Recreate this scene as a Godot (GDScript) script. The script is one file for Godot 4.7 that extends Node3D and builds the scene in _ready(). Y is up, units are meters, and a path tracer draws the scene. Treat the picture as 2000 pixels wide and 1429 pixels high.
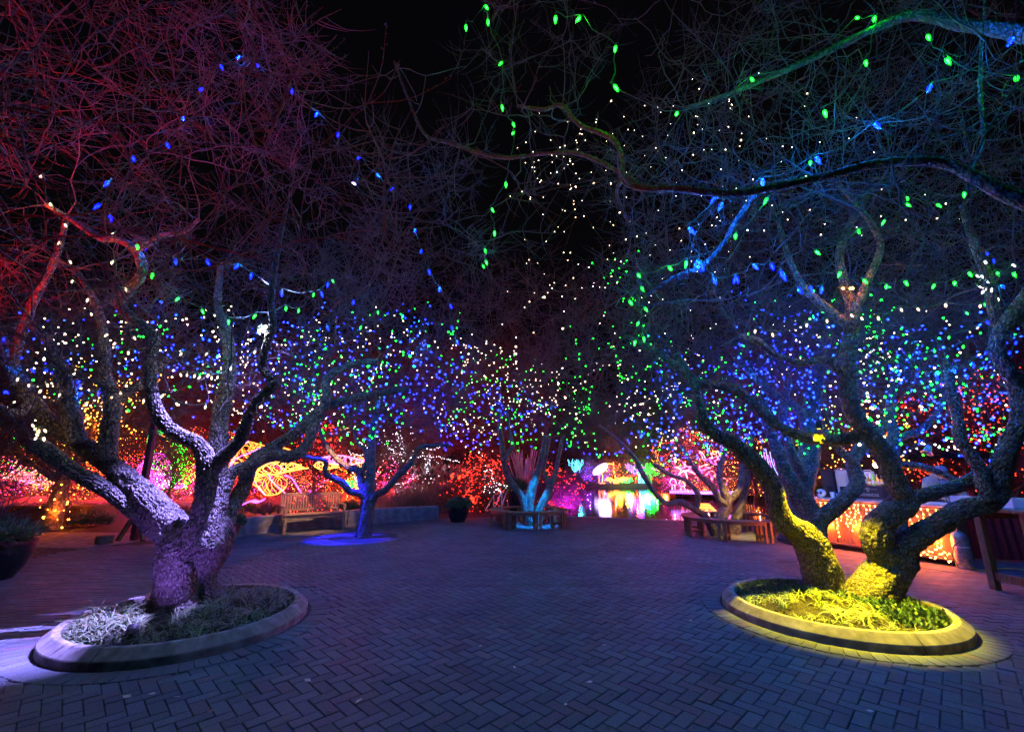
extends Node3D

# ---------------------------------------------------------------- mesh collecting
class MB:
	var v := PackedVector3Array()
	var n := PackedVector3Array()
	var c := PackedColorArray()
	var ix := PackedInt32Array()
	var tint := Color(1, 1, 1)
	func vert(p: Vector3, q: Vector3) -> int:
		v.push_back(p)
		n.push_back(q)
		c.push_back(tint)
		return v.size() - 1
	func tri(a: int, b: int, d: int) -> void:
		var g := (v[d] - v[a]).cross(v[b] - v[a])
		if g.dot(n[a] + n[b] + n[d]) < 0.0:
			ix.push_back(a); ix.push_back(d); ix.push_back(b)
		else:
			ix.push_back(a); ix.push_back(b); ix.push_back(d)
	func face(pts: Array, q: Vector3) -> void:
		var f := []
		for p in pts:
			f.push_back(vert(p, q))
		for i in range(1, f.size() - 1):
			tri(f[0], f[i], f[i + 1])
	func commit() -> ArrayMesh:
		var a := []
		a.resize(Mesh.ARRAY_MAX)
		a[Mesh.ARRAY_VERTEX] = v
		a[Mesh.ARRAY_NORMAL] = n
		a[Mesh.ARRAY_COLOR] = c
		a[Mesh.ARRAY_INDEX] = ix
		var m := ArrayMesh.new()
		m.add_surface_from_arrays(Mesh.PRIMITIVE_TRIANGLES, a)
		return m
	# chamfered box: half size h, basis and origin in t
	func box(t: Transform3D, h: Vector3, ch := 0.004, bottom := true) -> void:
		var k := minf(ch, minf(h.x, minf(h.y, h.z)) * 0.45)
		var ax := [Vector3(1, 0, 0), Vector3(0, 1, 0), Vector3(0, 0, 1)]
		for i in 3:
			for s in [-1.0, 1.0]:
				if i == 1 and s < 0 and not bottom:
					continue
				var a: Vector3 = ax[i] * s
				var b: Vector3 = ax[(i + 1) % 3]
				var d: Vector3 = ax[(i + 2) % 3]
				var hb := absf(b.dot(h)) - k
				var hd := absf(d.dot(h)) - k
				var o: Vector3 = a * absf(a.dot(h))
				face([t * (o + b * hb + d * hd), t * (o + b * hb - d * hd), t * (o - b * hb - d * hd), t * (o - b * hb + d * hd)], (t.basis * a).normalized())
		for i in 3:
			var e: Vector3 = ax[i]
			var b: Vector3 = ax[(i + 1) % 3]
			var d: Vector3 = ax[(i + 2) % 3]
			var le := absf(e.dot(h)) - k
			for s in [-1.0, 1.0]:
				for u in [-1.0, 1.0]:
					if not bottom and ((b.y > 0 and s < 0) or (d.y > 0 and u < 0)):
						continue
					var p1: Vector3 = b * s * absf(b.dot(h)) + d * u * (absf(d.dot(h)) - k)
					var p2: Vector3 = b * s * (absf(b.dot(h)) - k) + d * u * absf(d.dot(h))
					face([t * (p1 + e * le), t * (p1 - e * le), t * (p2 - e * le), t * (p2 + e * le)], (t.basis * (b * s + d * u)).normalized())
		for x in [-1.0, 1.0]:
			for y in [-1.0, 1.0]:
				if y < 0 and not bottom:
					continue
				for z in [-1.0, 1.0]:
					var s := Vector3(x, y, z)
					var o := s * h
					face([t * (o - Vector3(0, y * k, z * k)), t * (o - Vector3(x * k, 0, z * k)), t * (o - Vector3(x * k, y * k, 0))], (t.basis * s).normalized())
	# box from a to b (beam), with half widths
	func beam(a: Vector3, b: Vector3, hx: float, hy: float, up := Vector3.UP, ch := 0.004) -> void:
		var z := (b - a).normalized()
		var x := up.cross(z)
		if x.length() < 0.01:
			x = Vector3.RIGHT.cross(z)
		x = x.normalized()
		box(Transform3D(Basis(x, z.cross(x), z), (a + b) * 0.5), Vector3(hx, hy, a.distance_to(b) * 0.5), ch)
	# smooth tube through points with radii
	func tube(p: PackedVector3Array, r: PackedFloat32Array, sides := 5, caps := true) -> void:
		var k := p.size()
		if k < 2:
			return
		var t := (p[1] - p[0]).normalized()
		var u := t.cross(Vector3.UP if absf(t.y) < 0.9 else Vector3.RIGHT).normalized()
		var prev := -1
		for i in k:
			var tt := (p[mini(i + 1, k - 1)] - p[maxi(i - 1, 0)]).normalized()
			u = (u - tt * u.dot(tt)).normalized()
			var w := tt.cross(u)
			var first := v.size()
			for j in sides:
				var a := TAU * j / sides
				var q := u * cos(a) + w * sin(a)
				vert(p[i] + q * r[i], q)
			if prev >= 0:
				for j in sides:
					var j2 := (j + 1) % sides
					tri(prev + j, first + j, first + j2)
					tri(prev + j, first + j2, prev + j2)
			prev = first
			if caps and (i == 0 or i == k - 1):
				var q := -tt if i == 0 else tt
				var ctr := vert(p[i] + q * r[i] * 0.3, q)
				var ring := []
				for j in sides:
					ring.push_back(vert(v[first + j], q))
				for j in sides:
					tri(ctr, ring[j], ring[(j + 1) % sides])
	func wire(p: PackedVector3Array, r: float, sides := 5) -> void:
		var rr := PackedFloat32Array()
		rr.resize(p.size())
		rr.fill(r)
		tube(p, rr, sides)
	# profile of Vector2(radius, height) turned round y
	func lathe(t: Transform3D, prof: Array, sides := 24, a0 := 0.0, a1 := TAU) -> void:
		var closed := a1 - a0 > 6.28
		for i in prof.size() - 1:
			var p: Vector2 = prof[i]
			var q: Vector2 = prof[i + 1]
			var nn := Vector2(q.y - p.y, p.x - q.x).normalized()
			var first := v.size()
			for j in sides + 1:
				var a := lerpf(a0, a1, float(j) / sides)
				var d := Vector3(cos(a), 0, sin(a))
				var nv := (t.basis * (d * nn.x + Vector3(0, nn.y, 0))).normalized()
				vert(t * (d * p.x + Vector3(0, p.y, 0)), nv)
				vert(t * (d * q.x + Vector3(0, q.y, 0)), nv)
			for j in sides:
				var o := first + j * 2
				tri(o, o + 1, o + 3)
				tri(o, o + 3, o + 2)
	func ball(t: Transform3D, seg := 8, rings := 5) -> void:
		var first := v.size()
		for i in rings + 1:
			var a := PI * i / rings
			for j in seg + 1:
				var b := TAU * j / seg
				var d := Vector3(sin(a) * cos(b), cos(a), sin(a) * sin(b))
				vert(t * d, (t.basis.inverse().transposed() * d).normalized())
		for i in rings:
			for j in seg:
				var o := first + i * (seg + 1) + j
				tri(o, o + 1, o + seg + 2)
				tri(o, o + seg + 2, o + seg + 1)

# ---------------------------------------------------------------- camera numbers of the photograph
const EYE := Vector3(0, 1.55, 0)
const BEAM := [Vector3(-2.2, 5.4, -5.3), Vector3(-4.15, 0.2, -4.6)]
const FOC := 850.0
const TILT := 0.2316
const BLUE := Color(0.07, 0.38, 1.0)
const GREEN := Color(0.05, 1.0, 0.12)
const WARM := Color(1.0, 0.8, 0.55)
const LEVEL := {BLUE: 1.0, GREEN: 0.24, WARM: 0.10}
var rng := RandomNumberGenerator.new()
var M := {}

func ray(x: float, y: float) -> Vector3:
	var a := y - 714.5
	return Vector3(x - 1000.0, -a * cos(TILT) + FOC * sin(TILT), -a * sin(TILT) - FOC * cos(TILT))
func W(x: float, y: float, d: float) -> Vector3:      # point at forward distance d
	var r := ray(x, y)
	return EYE + r * (-d / r.z)
func G(x: float, y: float, h := 0.0) -> Vector3:      # point at height h
	var r := ray(x, y)
	return EYE + r * ((h - EYE.y) / r.y)
func deep(p: Vector3) -> float:
	return (p - EYE).dot(Vector3(0, sin(TILT), -cos(TILT)))
func seen_at(p: Vector3) -> Vector2:
	var q := p - EYE
	var z := deep(p)
	if z < 0.05:
		return Vector2(-9999, -9999)
	return Vector2(1000.0 + q.x / z * FOC, 714.5 - q.dot(Vector3(0, cos(TILT), sin(TILT))) / z * FOC)
func rf(a: float, b: float) -> float:
	return rng.randf_range(a, b)
func rdir() -> Vector3:
	var d := Vector3(rng.randfn(), rng.randfn(), rng.randfn())
	return d.normalized() if d.length() > 0.01 else Vector3.UP

# ---------------------------------------------------------------- naming
var taken := {}
func numbered(called: String) -> String:
	taken[called] = taken.get(called, -1) + 1
	return called if taken[called] == 0 else "%s_%03d" % [called, taken[called]]
func tag(o: Node, label: String, category: String, group := "") -> Node:
	o.set_meta("label", label)
	o.set_meta("category", category)
	if group:
		o.set_meta("group", group)
	return o
func thing(called: String, label: String, category: String, at := Vector3.ZERO, turn := 0.0, group := "") -> Node3D:
	var o := Node3D.new()
	o.name = numbered(called)
	o.position = at
	o.rotation.y = turn
	add_child(o)
	tag(o, label, category, group)
	return o
func part(mesh, called: String, mat: Material, parent: Node = null, kind := "") -> MeshInstance3D:
	var o := MeshInstance3D.new()
	o.mesh = mesh.commit() if mesh is MB else mesh
	o.material_override = mat
	if parent == null:
		o.name = numbered(called)
		add_child(o)
	else:
		o.name = called
		parent.add_child(o, true)
	if kind:
		o.set_meta("kind", kind)
	return o
func many(mesh: Mesh, where: Array, called: String, mat: Material, parent: Node = null, tints := [], kind := "stuff") -> MultiMeshInstance3D:
	var mm := MultiMesh.new()
	mm.transform_format = MultiMesh.TRANSFORM_3D
	mm.use_colors = tints.size() > 0
	mm.mesh = mesh
	mm.instance_count = where.size()
	for i in where.size():
		mm.set_instance_transform(i, where[i])
		if tints.size():
			mm.set_instance_color(i, tints[i])
	var o := MultiMeshInstance3D.new()
	o.multimesh = mm
	o.material_override = mat
	if parent == null:
		o.name = numbered(called)
		add_child(o)
	else:
		o.name = called
		parent.add_child(o, true)
	o.set_meta("kind", kind)
	return o
func dup(o: Node3D, at: Vector3, turn: float, label: String) -> Node3D:
	var k: Node3D = o.duplicate()
	k.name = numbered(str(o.name))
	add_child(k)
	k.position = at
	k.rotation.y = turn
	k.set_meta("label", label)
	return k

# ---------------------------------------------------------------- materials
func tex(freq: float, lo: Color, hi: Color, size := 256, kind := FastNoiseLite.TYPE_SIMPLEX_SMOOTH, oct := 4) -> NoiseTexture2D:
	var f := FastNoiseLite.new()
	f.noise_type = kind
	f.frequency = freq
	f.fractal_octaves = oct
	f.seed = 7
	var t := NoiseTexture2D.new()
	t.width = size
	t.height = size
	t.seamless = true
	t.noise = f
	var g := Gradient.new()
	g.set_color(0, lo)
	g.set_color(1, hi)
	t.color_ramp = g
	return t
func lin(r: float, g: float, b: float) -> Color:
	return Color(r, g, b).linear_to_srgb()
func mat(col: Color, rough := 0.8, metal := 0.0, t: Texture2D = null, scale := 1.0, bump := 0.0, bt: Texture2D = null) -> StandardMaterial3D:
	var m := StandardMaterial3D.new()
	m.albedo_color = col
	m.roughness = rough
	m.metallic = metal
	if t:
		m.albedo_texture = t
	if bump != 0.0:
		m.heightmap_enabled = true
		m.heightmap_texture = bt
		m.heightmap_scale = bump
	if t or bump != 0.0:
		m.uv1_triplanar = true
		m.uv1_world_triplanar = true
		m.uv1_scale = Vector3.ONE * scale
	return m
func glow(r: float, g: float, b: float, power: float) -> StandardMaterial3D:
	var m := StandardMaterial3D.new()
	m.albedo_color = lin(minf(r, 1) * 0.5, minf(g, 1) * 0.5, minf(b, 1) * 0.5)
	m.roughness = 0.4
	m.emission_enabled = true
	m.emission = lin(r, g, b)
	m.emission_energy_multiplier = power
	return m
func omni(at: Vector3, col: Color, e: float, size := 0.05, parent: Node = null) -> OmniLight3D:
	var l := OmniLight3D.new()
	l.light_color = col
	l.light_energy = e * LEVEL.get(col, 1.0)
	l.light_size = size
	l.omni_range = 40.0
	l.omni_attenuation = 2.0
	l.shadow_enabled = true
	l.position = at
	l.name = "lamp_light"
	if parent:
		parent.add_child(l, true)
	else:
		l.name = numbered("lamp_light")
		add_child(l)
	return l
func spot(at: Vector3, to: Vector3, col: Color, e: float, angle: float, soft := 0.6, size := 0.05) -> SpotLight3D:
	var l := SpotLight3D.new()
	l.name = numbered("flood_light")
	l.light_color = col
	l.light_energy = e
	l.light_size = size
	l.spot_angle = angle
	l.spot_angle_attenuation = soft
	l.spot_range = 40.0
	l.spot_attenuation = 2.0
	l.shadow_enabled = true
	add_child(l)
	l.look_at_from_position(at, to, Vector3.UP if absf((to - at).normalized().y) < 0.98 else Vector3.RIGHT)
	return l

func make_materials() -> void:
	var fine := tex(0.02, Color(0.55, 0.55, 0.55), Color(1, 1, 1))
	var grit := tex(0.09, Color(0.2, 0.2, 0.2), Color(1, 1, 1))
	var crack := tex(0.034, Color(0, 0, 0), Color(1, 1, 1), 512, FastNoiseLite.TYPE_CELLULAR, 1)
	var cn: FastNoiseLite = crack.noise
	cn.cellular_return_type = FastNoiseLite.RETURN_DISTANCE2_SUB
	cn.fractal_type = FastNoiseLite.FRACTAL_NONE
	var cg: Gradient = crack.color_ramp
	cg.add_point(0.35, Color(0.85, 0.85, 0.85))
	var scales := tex(0.034, Color(0.5, 0.46, 0.43), Color(1, 1, 1), 512, FastNoiseLite.TYPE_CELLULAR, 1)
	scales.noise = cn
	var sg: Gradient = scales.color_ramp
	sg.add_point(0.3, Color(0.9, 0.89, 0.88))
	M.bark = mat(lin(0.30, 0.26, 0.23), 0.6, 0.0, scales, 3.0, 2.2, crack)
	M.bark.uv1_scale = Vector3(2.3, 1.2, 2.3)
	M.bark.vertex_color_use_as_albedo = true
	M.branch = mat(lin(0.12, 0.10, 0.09), 0.7, 0.0, fine, 5.0, 0.3, grit)
	M.twig = mat(lin(0.055, 0.045, 0.04), 0.7)
	M.pave = mat(lin(1, 1, 1), 0.72, 0.0, tex(0.05, Color(0.62, 0.62, 0.62), Color(1, 1, 1), 512), 2.2, 0.25, grit)
	M.pave.vertex_color_use_as_albedo = true
	M.joint = mat(lin(0.10, 0.095, 0.09), 0.95, 0.0, fine, 6.0, 0.6, grit)
	M.stone = mat(lin(0.42, 0.37, 0.34), 0.85, 0.0, tex(0.012, Color(0.5, 0.47, 0.44), Color(1, 1, 1), 512, FastNoiseLite.TYPE_SIMPLEX_SMOOTH, 6), 1.1, 0.3, grit)
	M.concrete = mat(lin(0.30, 0.29, 0.29), 0.9, 0.0, tex(0.012, Color(0.5, 0.5, 0.5), Color(1, 1, 1)), 1.2, 0.4, grit)
	M.soil = mat(lin(0.07, 0.05, 0.035), 1.0, 0.0, fine, 4.0, 3.0, grit)
	M.lawn = mat(lin(0.10, 0.09, 0.035), 1.0, 0.0, tex(0.04, Color(0.4, 0.4, 0.4), Color(1, 1, 1)), 0.8, 3.0, grit)
	M.walk = mat(lin(0.28, 0.25, 0.21), 0.9, 0.0, fine, 1.0, 0.3, grit)
	M.asphalt = mat(lin(0.06, 0.05, 0.05), 0.9, 0.0, fine, 3.0, 0.5, grit)
	M.bank = mat(lin(0.05, 0.045, 0.035), 1.0, 0.0, fine, 1.5, 4.0, grit)
	M.grass = mat(lin(0.16, 0.20, 0.10), 0.6)
	M.grass.vertex_color_use_as_albedo = true
	M.leaf = mat(lin(0.05, 0.10, 0.04), 0.5)
	M.leaf.vertex_color_use_as_albedo = true
	M.litter = mat(lin(0.35, 0.26, 0.15), 0.8)
	M.litter.vertex_color_use_as_albedo = true
	M.reed = mat(lin(0.34, 0.27, 0.18), 0.8)
	M.plume = mat(lin(0.50, 0.42, 0.36), 0.9)
	var grain := tex(0.02, Color(0.6, 0.55, 0.5), Color(1, 1, 1))
	M.teak = mat(lin(0.36, 0.25, 0.15), 0.6, 0.0, grain, 2.5, 0.15, grit)
	M.teak.uv1_scale = Vector3(1.2, 7, 7)
	M.wood = mat(lin(0.28, 0.15, 0.07), 0.6, 0.0, grain, 2.5, 0.15, grit)
	M.wood.uv1_scale = Vector3(6, 1.2, 6)
	M.pot = mat(lin(0.018, 0.022, 0.025), 0.25, 0.0, fine, 2.0)
	M.terra = mat(lin(0.30, 0.12, 0.06), 0.7, 0.0, fine, 2.0)
	M.iron = mat(lin(0.04, 0.035, 0.035), 0.5, 0.6)
	M.steel = mat(lin(0.55, 0.55, 0.57), 0.35, 0.7, fine, 3.0)
	M.white_metal = mat(lin(0.75, 0.72, 0.7), 0.4)
	M.cable = mat(lin(0.03, 0.10, 0.05), 0.45)
	M.black = mat(lin(0.015, 0.015, 0.017), 0.6)
	M.cloth_red = mat(lin(0.42, 0.02, 0.025), 0.9, 0.0, fine, 4.0)
	M.canopy = mat(lin(0.02, 0.022, 0.025), 0.9)
	M.plastic = mat(lin(0.7, 0.72, 0.75), 0.35)
	M.plastic.transparency = BaseMaterial3D.TRANSPARENCY_ALPHA
	M.plastic.albedo_color.a = 0.45
	M.beige = mat(lin(0.50, 0.44, 0.36), 0.5)
	M.brown = mat(lin(0.07, 0.035, 0.03), 0.5)
	M.grey = mat(lin(0.45, 0.45, 0.44), 0.5)
	M.white = mat(lin(0.75, 0.73, 0.7), 0.6)
	M.jacket = mat(lin(0.42, 0.40, 0.39), 0.95, 0.0, fine, 8.0, 0.3, grit)
	M.skin = mat(lin(0.50, 0.30, 0.22), 0.55)
	M.dark_cloth = mat(lin(0.03, 0.03, 0.04), 0.95)
	M.hair = mat(lin(0.03, 0.02, 0.015), 0.6)
	M.water = mat(lin(0.006, 0.008, 0.010), 0.03)
	M.water.normal_enabled = true
	var wn := NoiseTexture2D.new()
	wn.width = 512
	wn.height = 512
	wn.seamless = true
	wn.as_normal_map = true
	wn.bump_strength = 1.2
	var wf := FastNoiseLite.new()
	wf.frequency = 0.03
	wf.fractal_octaves = 3
	wn.noise = wf
	M.water.normal_texture = wn
	M.water.normal_scale = 0.22
	M.water.uv1_triplanar = true
	M.water.uv1_world_triplanar = true
	M.water.uv1_scale = Vector3(0.16, 0.5, 0.9)
	for k in [["shell_B", 0.0005, 0.003, 1.0, 9.0], ["shell_G", 0.002, 1.0, 0.01, 2.2], ["shell_W", 1.0, 0.62, 0.30, 2.2], ["shell_C", 0.75, 0.82, 1.0, 2.2]]:
		var sh := glow(k[1], k[2], k[3], k[4])
		sh.transparency = BaseMaterial3D.TRANSPARENCY_ALPHA
		sh.albedo_color.a = 0.5
		M[k[0]] = sh
	M.core_B = glow(0.0025, 0.011, 1.0, 26.0)
	M.core_G = glow(0.03, 1.0, 0.06, 16.0)
	M.core_W = glow(1.0, 0.80, 0.55, 14.0)
	M.core_C = glow(0.9, 0.94, 1.0, 14.0)
	# lit colours: the bulbs are small and very bright, so their cores burn out
	M.W = glow(1.0, 0.72, 0.42, 11.0)
	M.C = glow(0.9, 0.92, 1.0, 7.0)
	M.B = glow(0.0005, 0.0022, 1.0, 90.0)
	M.b = glow(0.0012, 0.006, 1.0, 100.0)
	M.G = glow(0.003, 1.0, 0.012, 24.0)
	M.R = glow(1.0, 0.035, 0.012, 14.0)
	M.O = glow(1.0, 0.30, 0.03, 16.0)
	M.P = glow(1.0, 0.08, 0.55, 8.0)
	M.I = glow(1.0, 0.34, 0.07, 15.0)   # amber icicle lights
	M.pink = glow(1.0, 0.13, 0.45, 4.0)
	M.magenta = glow(0.85, 0.08, 1.0, 4.0)
	M.orange = glow(1.0, 0.20, 0.03, 4.0)
	M.yellow = glow(1.0, 0.38, 0.05, 3.6)
	M.greenline = glow(0.02, 1.0, 0.12, 2.2)
	M.red = glow(1.0, 0.05, 0.02, 2.6)
	M.swan = glow(0.75, 0.62, 1.0, 2.6)
	M.cyan = glow(0.10, 0.60, 1.0, 3.0)
	M.violet = glow(0.30, 0.10, 1.0, 3.0)
	M.rope = glow(0.45, 0.48, 1.0, 1.3)
	M.lens_violet = glow(0.7, 0.55, 1.0, 6.0)
	M.lens_yellow = glow(1.0, 0.8, 0.05, 8.0)
	M.lens_blue = glow(0.05, 0.1, 1.0, 10.0)
	M.lens_cyan = glow(0.05, 0.6, 1.0, 8.0)
	M.lens_red = glow(1.0, 0.03, 0.02, 4.0)

# ---------------------------------------------------------------- limbs and crowns
var bark_noise := FastNoiseLite.new()
var lump_noise := FastNoiseLite.new()

func curve(p: Array, step: float) -> Array:             # Vector4 knots -> even Catmull-Rom samples
	var out := []
	var n := p.size()
	for i in n - 1:
		var a: Vector4 = p[maxi(i - 1, 0)]
		var b: Vector4 = p[i]
		var c: Vector4 = p[i + 1]
		var d: Vector4 = p[mini(i + 2, n - 1)]
		var l := Vector3(c.x - b.x, c.y - b.y, c.z - b.z).length()
		var k := maxi(1, int(ceil(l / step)))
		for j in k:
			var t := float(j) / k
			out.push_back(0.5 * (2.0 * b + (c - a) * t + (2.0 * a - 5.0 * b + 4.0 * c - d) * t * t + (3.0 * b - a - 3.0 * c + d) * t * t * t))
	out.push_back(p[n - 1])
	return out
func knots(spec: String, d0: float, d1: float) -> Array:  # "x,y,r ..." along a limb whose distance runs from d0 to d1
	var out := []
	var rows := spec.split(" ", false)
	for i in rows.size():
		var q := rows[i].split(",")
		var p := W(float(q[0]), float(q[1]), lerpf(d0, d1, float(i) / maxf(1, rows.size() - 1)))
		out.push_back(Vector4(p.x, p.y, p.z, float(q[2]) * deep(p) / FOC))
	return out
func v3(q: Vector4) -> Vector3:
	return Vector3(q.x, q.y, q.z)

func bark_limb(mb: MB, k: Array, step: float, amp: float, origin: Vector3) -> Array:
	var c := curve(k, step)
	var n := c.size()
	var rmax := 0.0
	for q in c:
		rmax = maxf(rmax, q.w)
	var sides := clampi(int(TAU * rmax / step), 8, 96)
	var t := (v3(c[1]) - v3(c[0])).normalized()
	var u := t.cross(Vector3.FORWARD if absf(t.z) < 0.8 else Vector3.RIGHT).normalized()
	var pos := []
	var tone := PackedFloat32Array()
	var s := 0.0
	for i in n:
		var here := v3(c[i])
		if i:
			s += here.distance_to(v3(c[i - 1]))
		var tt := (v3(c[mini(i + 1, n - 1)]) - v3(c[maxi(i - 1, 0)])).normalized()
		u = (u - tt * u.dot(tt)).normalized()
		var w := tt.cross(u)
		var ring := PackedVector3Array()
		var r: float = maxf(c[i].w, 0.004)
		var am := minf(amp, r * 0.22)
		for j in sides:
			var a := TAU * j / sides
			var q := u * cos(a) + w * sin(a)
			var sw := a + s * 0.5
			var cell := bark_noise.get_noise_3d(cos(sw) * r * 34.0, sin(sw) * r * 34.0, s * 14.0)
			var plate := smoothstep(0.0, 0.22, cell + 1.0)
			tone.push_back(plate)
			var lump := lump_noise.get_noise_3d(cos(a) * r * 9.0 + s * 2.0, sin(a) * r * 9.0, s * 5.0)
			ring.push_back(here + q * (r + am * (plate - 0.7 + 0.35 * lump_noise.get_noise_3d(cos(a) * r * 40.0, sin(a) * r * 40.0, s * 30.0)) + lump * minf(r * 0.14, 0.02)) - origin)
		pos.push_back(ring)
	var first := mb.v.size()
	for i in n:
		for j in sides:
			var du: Vector3 = pos[i][(j + 1) % sides] - pos[i][(j + sides - 1) % sides]
			var dv: Vector3 = pos[mini(i + 1, n - 1)][j] - pos[maxi(i - 1, 0)][j]
			var nn := du.cross(dv).normalized()
			if nn.dot(pos[i][j] - (v3(c[i]) - origin)) < 0:
				nn = -nn
			var g := 0.8 + 0.35 * lump_noise.get_noise_3d(pos[i][j].x * 6.0, pos[i][j].y * 6.0, pos[i][j].z * 6.0)
			g *= 0.45 + 0.6 * tone[i * sides + j]
			mb.tint = Color(g, g * 0.97, g * 0.94)
			mb.vert(pos[i][j], nn)
	for i in n - 1:
		for j in sides:
			var a := first + i * sides + j
			var b := first + i * sides + (j + 1) % sides
			mb.tri(a, a + sides, b + sides)
			mb.tri(a, b + sides, b)
	for e in [0, n - 1]:
		var q := (v3(c[e]) - v3(c[1 if e == 0 else n - 2])).normalized()
		mb.tint = Color(0.9, 0.85, 0.8)
		var ctr := mb.vert(v3(c[e]) - origin, q)
		var ring := []
		for j in sides:
			ring.push_back(mb.vert(pos[e][j], q))
		for j in sides:
			mb.tri(ctr, ring[j], ring[(j + 1) % sides])
	mb.tint = Color(1, 1, 1)
	return c

var sprays := []
func make_sprays() -> void:
	for variant in 5:
		var mb := MB.new()
		var stem := PackedVector3Array()
		var rr := PackedFloat32Array()
		var p := Vector3.ZERO
		var d := Vector3(0, 1, 0)
		for i in 9:
			stem.push_back(p)
			rr.push_back(lerpf(0.0075, 0.0022, i / 8.0))
			d = (d + Vector3(rf(-0.25, 0.25), 0.04, rf(-0.25, 0.25))).normalized()
			p += d * 0.11
		mb.tube(stem, rr, 4)
		for k in 14:
			var f := rf(0.08, 0.98) * 8.0
			var b0: Vector3 = stem[int(f)].lerp(stem[mini(int(f) + 1, 8)], f - int(f))
			var a := rf(0, TAU)
			var side := Vector3(cos(a), rf(-0.5, 0.6), sin(a)).normalized()
			var up := rf(0.02, 0.26)
			var tw := PackedVector3Array()
			var tr := PackedFloat32Array()
			var q := b0
			var l := rf(0.06, 0.13)
			for i in 6:
				tw.push_back(q)
				tr.push_back(lerpf(0.0042, 0.0012, i / 5.0))
				side = (side + Vector3(rf(-0.15, 0.15), up, rf(-0.15, 0.15))).normalized()
				q += side * l
			mb.tube(tw, tr, 3, false)
			if k % 3 == 0:                               # seed heads, small capsules in pairs along the tip
				for i in 7:
					var o: Vector3 = tw[5].lerp(tw[3], i / 7.0)
					var sd := Vector3(rf(-1, 1), rf(-0.3, 1), rf(-1, 1)).normalized()
					mb.face([o, o + sd * 0.018 + side * 0.004, o + sd * 0.018 - side * 0.006], sd.cross(side).normalized())
		sprays.push_back(mb.commit())

func facing(d: Vector3, turn: float, s: float) -> Basis:   # a basis whose y runs along d
	var x := d.cross(Vector3.FORWARD if absf(d.z) < 0.9 else Vector3.RIGHT).normalized()
	var b := Basis(x, d, x.cross(d))
	return b * Basis(Vector3.UP, turn) * Basis.from_scale(Vector3.ONE * s)

# branches grow from the limbs' nodes towards targets spread through the crown, and carry sprays of twigs
func crown(t: Node3D, nodes: Array, targets: Array, thick: float, per_node: float, size := Vector2(0.6, 1.15), sides := 5, droop := 0.0) -> void:
	var mb := MB.new()
	var o := t.position
	var where := [[], [], [], [], []]
	var beam := (BEAM[1] - BEAM[0]).normalized()
	for q in targets:
		var along := clampf((q - BEAM[0]).dot(beam), -0.3, 2.2)
		if q.distance_to(BEAM[0] + beam * along) < 0.75:
			continue
		var best := 1e9
		var at: Vector4
		for k in nodes:
			var dd: float = v3(k).distance_squared_to(q) + (0.25 if k.w < 0.008 else 0.0)
			if dd < best:
				best = dd
				at = k
		var a := v3(at)
		var l := a.distance_to(q)
		if l < 0.15 or l > 6.0:
			continue
		var r0 := minf(at.w * 0.62, thick * (0.35 + 0.16 * l))
		r0 = maxf(r0, 0.005)
		var mid := a.lerp(q, 0.5) + Vector3(rf(-0.2, 0.2), rf(-0.28, 0.12) - droop, rf(-0.2, 0.2)) * l
		var steps := maxi(4, int(l / 0.13))
		var p := PackedVector3Array()
		var r := PackedFloat32Array()
		var wob := rdir() * 0.05
		for i in steps + 1:
			var f := float(i) / steps
			var w := a.lerp(mid, f).lerp(mid.lerp(q, f), f) + wob * sin(f * PI * 3.0) * minf(l, 1.0)
			p.push_back(w - o)
			r.push_back(lerpf(r0, 0.0035, pow(f, 0.8)))
			if i and i % 2 == 0:
				nodes.push_back(Vector4(w.x, w.y, w.z, r[i]))
		mb.tube(p, r, sides, false)
		for i in range(1, steps + 1):
			var f := float(i) / steps
			if f < 0.3:
				continue
			var d := (p[i] - p[i - 1]).normalized()
			var m := per_node
			while m > 0.0:
				var al := clampf((p[i] + o - BEAM[0]).dot(beam), -0.3, 2.2)
				if rng.randf() < m and (p[i] + o).distance_to(BEAM[0] + beam * al) > 1.0:
					var dd := (d * rf(0.5, 1.1) + rdir() * 0.5 + Vector3(0, 0.3, 0)).normalized()
					where[rng.randi() % 5].push_back(Transform3D(facing(dd, rf(0, TAU), rf(size.x, size.y)), p[i]))
				m -= 1.0
	part(mb, "branches", M.branch, t, "stuff")
	for i in 5:
		if where[i].size():
			many(sprays[i], where[i], "twigs", M.twig, t)

func spread(n: int, c: Vector3, r: Vector3, low := -1.0) -> Array:
	var out := []
	while out.size() < n:
		var d := Vector3(rf(-1, 1), rf(low, 1), rf(-1, 1))
		var l := d.length()
		if l > 1.0 or l < 0.25:
			continue
		out.push_back(c + d * r)
	out.sort_custom(func(a, b): return a.distance_squared_to(c - Vector3(0, r.y, 0)) < b.distance_squared_to(c - Vector3(0, r.y, 0)))
	return out

# limbs: [spec, d0, d1] or [spec, d0, d1, "name"]; returns the nodes that branches may start from
func limbs(t: Node3D, rows: Array, step: float, amp: float) -> Array:
	var nodes := []
	for row in rows:
		var mb := MB.new()
		var c := bark_limb(mb, knots(row[0], row[1], row[2]), step, amp, t.position)
		part(mb, row[3] if row.size() > 3 else "limb", M.bark, t)
		var every := maxi(1, int(0.12 / step))
		for i in range(c.size() / 3, c.size(), every):
			nodes.push_back(c[i])
		nodes.push_back(c[c.size() - 1])
	return nodes

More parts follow.
